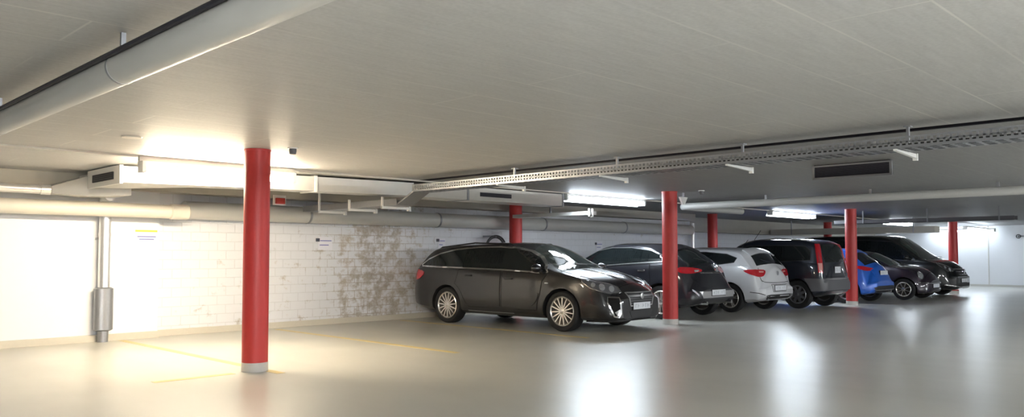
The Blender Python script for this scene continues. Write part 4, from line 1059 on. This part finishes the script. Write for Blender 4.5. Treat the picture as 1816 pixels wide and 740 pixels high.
v.patch('windshield', M['glass_light'], wsp, (-.75, 0, -1), off=.006, parent=v.t, step=.1)
v.patch('rear_window', M['glass'], [(R, .66, 1.2), (R, -.66, 1.2), (R, -.60, 1.68), (R, .60, 1.68)], (1, 0, 0), off=.006, parent=v.t)
hood(v, 1.72, 2.36, .74, 1.)
lp = [(2.40, .50, .80), (2.38, .56, .87), (2.26, .72, .95), (2.02, .86, 1.035), (2.02, .88, .98), (2.16, .84, .86), (2.30, .74, .77)]
hl = v.patch('headlight', M['lamp_dark'], lp, (-.75, -.7, 0), off=.010, both=True, parent=v.t, step=.04)
v.strip('headlight_rim', M['chrome'], lp, (-.75, -.7, 0), w=.014, closed=True, off=.014, both=True, parent=hl)
for (x, y, z, rr) in ((2.33, .64, .83, .05), (2.22, .76, .89, .045)):
    c8 = [(x+rr*.7*math.cos(a*PI/5), y-rr*.7*math.cos(a*PI/5), z+rr*math.sin(a*PI/5)) for a in range(10)]
    v.patch('lens', M['lamp'], c8, (-.75, -.7, 0), off=.016, both=True, parent=hl, step=.03)
g = v.patch('grille', M['plastic'], [(F, .46, .88), (F, .42, .62), (F, -.42, .62), (F, -.46, .88)], (-1, 0, 0), off=.006, parent=v.t, step=.04)[0]
for zz in (.84, .76, .68): v.strip('grille_bar', M['chrome'], [(F, .43, zz), (F, -.43, zz)], (-1, 0, 0), w=.024, off=.016, parent=g)
b = BM(); lathe(b, [(.085, F-.005), (.085, F+.020), (.07, F+.026)], axis='x', seg=32, center=(0, 0, .76)); finish(b, 'badge', M['chrome'], g)
v.plate(F, .50, True)
v.patch('lower_intake', M['plastic'], [(F, .55, .42), (F, .50, .29), (F, -.50, .29), (F, -.55, .42)], (-1, 0, 0), off=.006, parent=v.t)
v.patch('air_intake', M['plastic'], [(2.40, .62, .52), (2.30, .80, .54), (2.30, .80, .40), (2.40, .64, .34)], (-.8, -.6, 0), off=.006, both=True, parent=v.t)
v.strip('bumper_trim', M['chrome'], [(2.26, .84, .37), (2.38, .68, .33), (F, .4, .30), (F, -.4, .30), (2.38, -.68, .33), (2.26, -.84, .37)], (-1, 0, 0), w=.018, off=.012, parent=v.t)
v.mirrors(1.16, 1.16, M['p_van']); rear_lights(v, [(R+.1, .86, 1.45), (R+.1, .88, .95), (R+.04, .78, .95), (R+.05, .78, 1.45)])
v.plate(R, .90, False)
v.wiper([(1.72, .5, 1.205), (1.74, 0, 1.215), (1.70, -.5, 1.225)])

# ------------------------------------------------------------------ camera and look
cd = bpy.data.cameras.new('camera'); cam = bpy.data.objects.new('camera', cd); COL.objects.link(cam); SC.camera = cam
TH, TI, FPX = math.radians(44.8), math.radians(2.4), 1420.
fw = Vector((math.cos(TH)*math.cos(TI), math.sin(TH)*math.cos(TI), math.sin(TI)))
cam.location = (0, 0, 1.28); cam.rotation_euler = fw.to_track_quat('-Z', 'Y').to_euler()
cd.sensor_fit = 'HORIZONTAL'; cd.sensor_width = 36.; cd.lens = FPX/1816*36; cd.shift_y = 22.48/1816
cd.clip_start = .05; cd.clip_end = 200
w = bpy.data.worlds.new('world'); SC.world = w; w.use_nodes = True
w.node_tree.nodes['Background'].inputs[0].default_value = (.02, .02, .02, 1)
vs = SC.view_settings; vs.view_transform = 'Standard'; vs.look = 'None'; vs.gamma = 1.; vs.use_curve_mapping = False; vs.exposure = 2.7
SC.cycles.use_denoising = True
SC.cycles.max_bounces = 10; SC.cycles.diffuse_bounces = 6; SC.cycles.glossy_bounces = 4
SC.cycles.sample_clamp_indirect = 8.
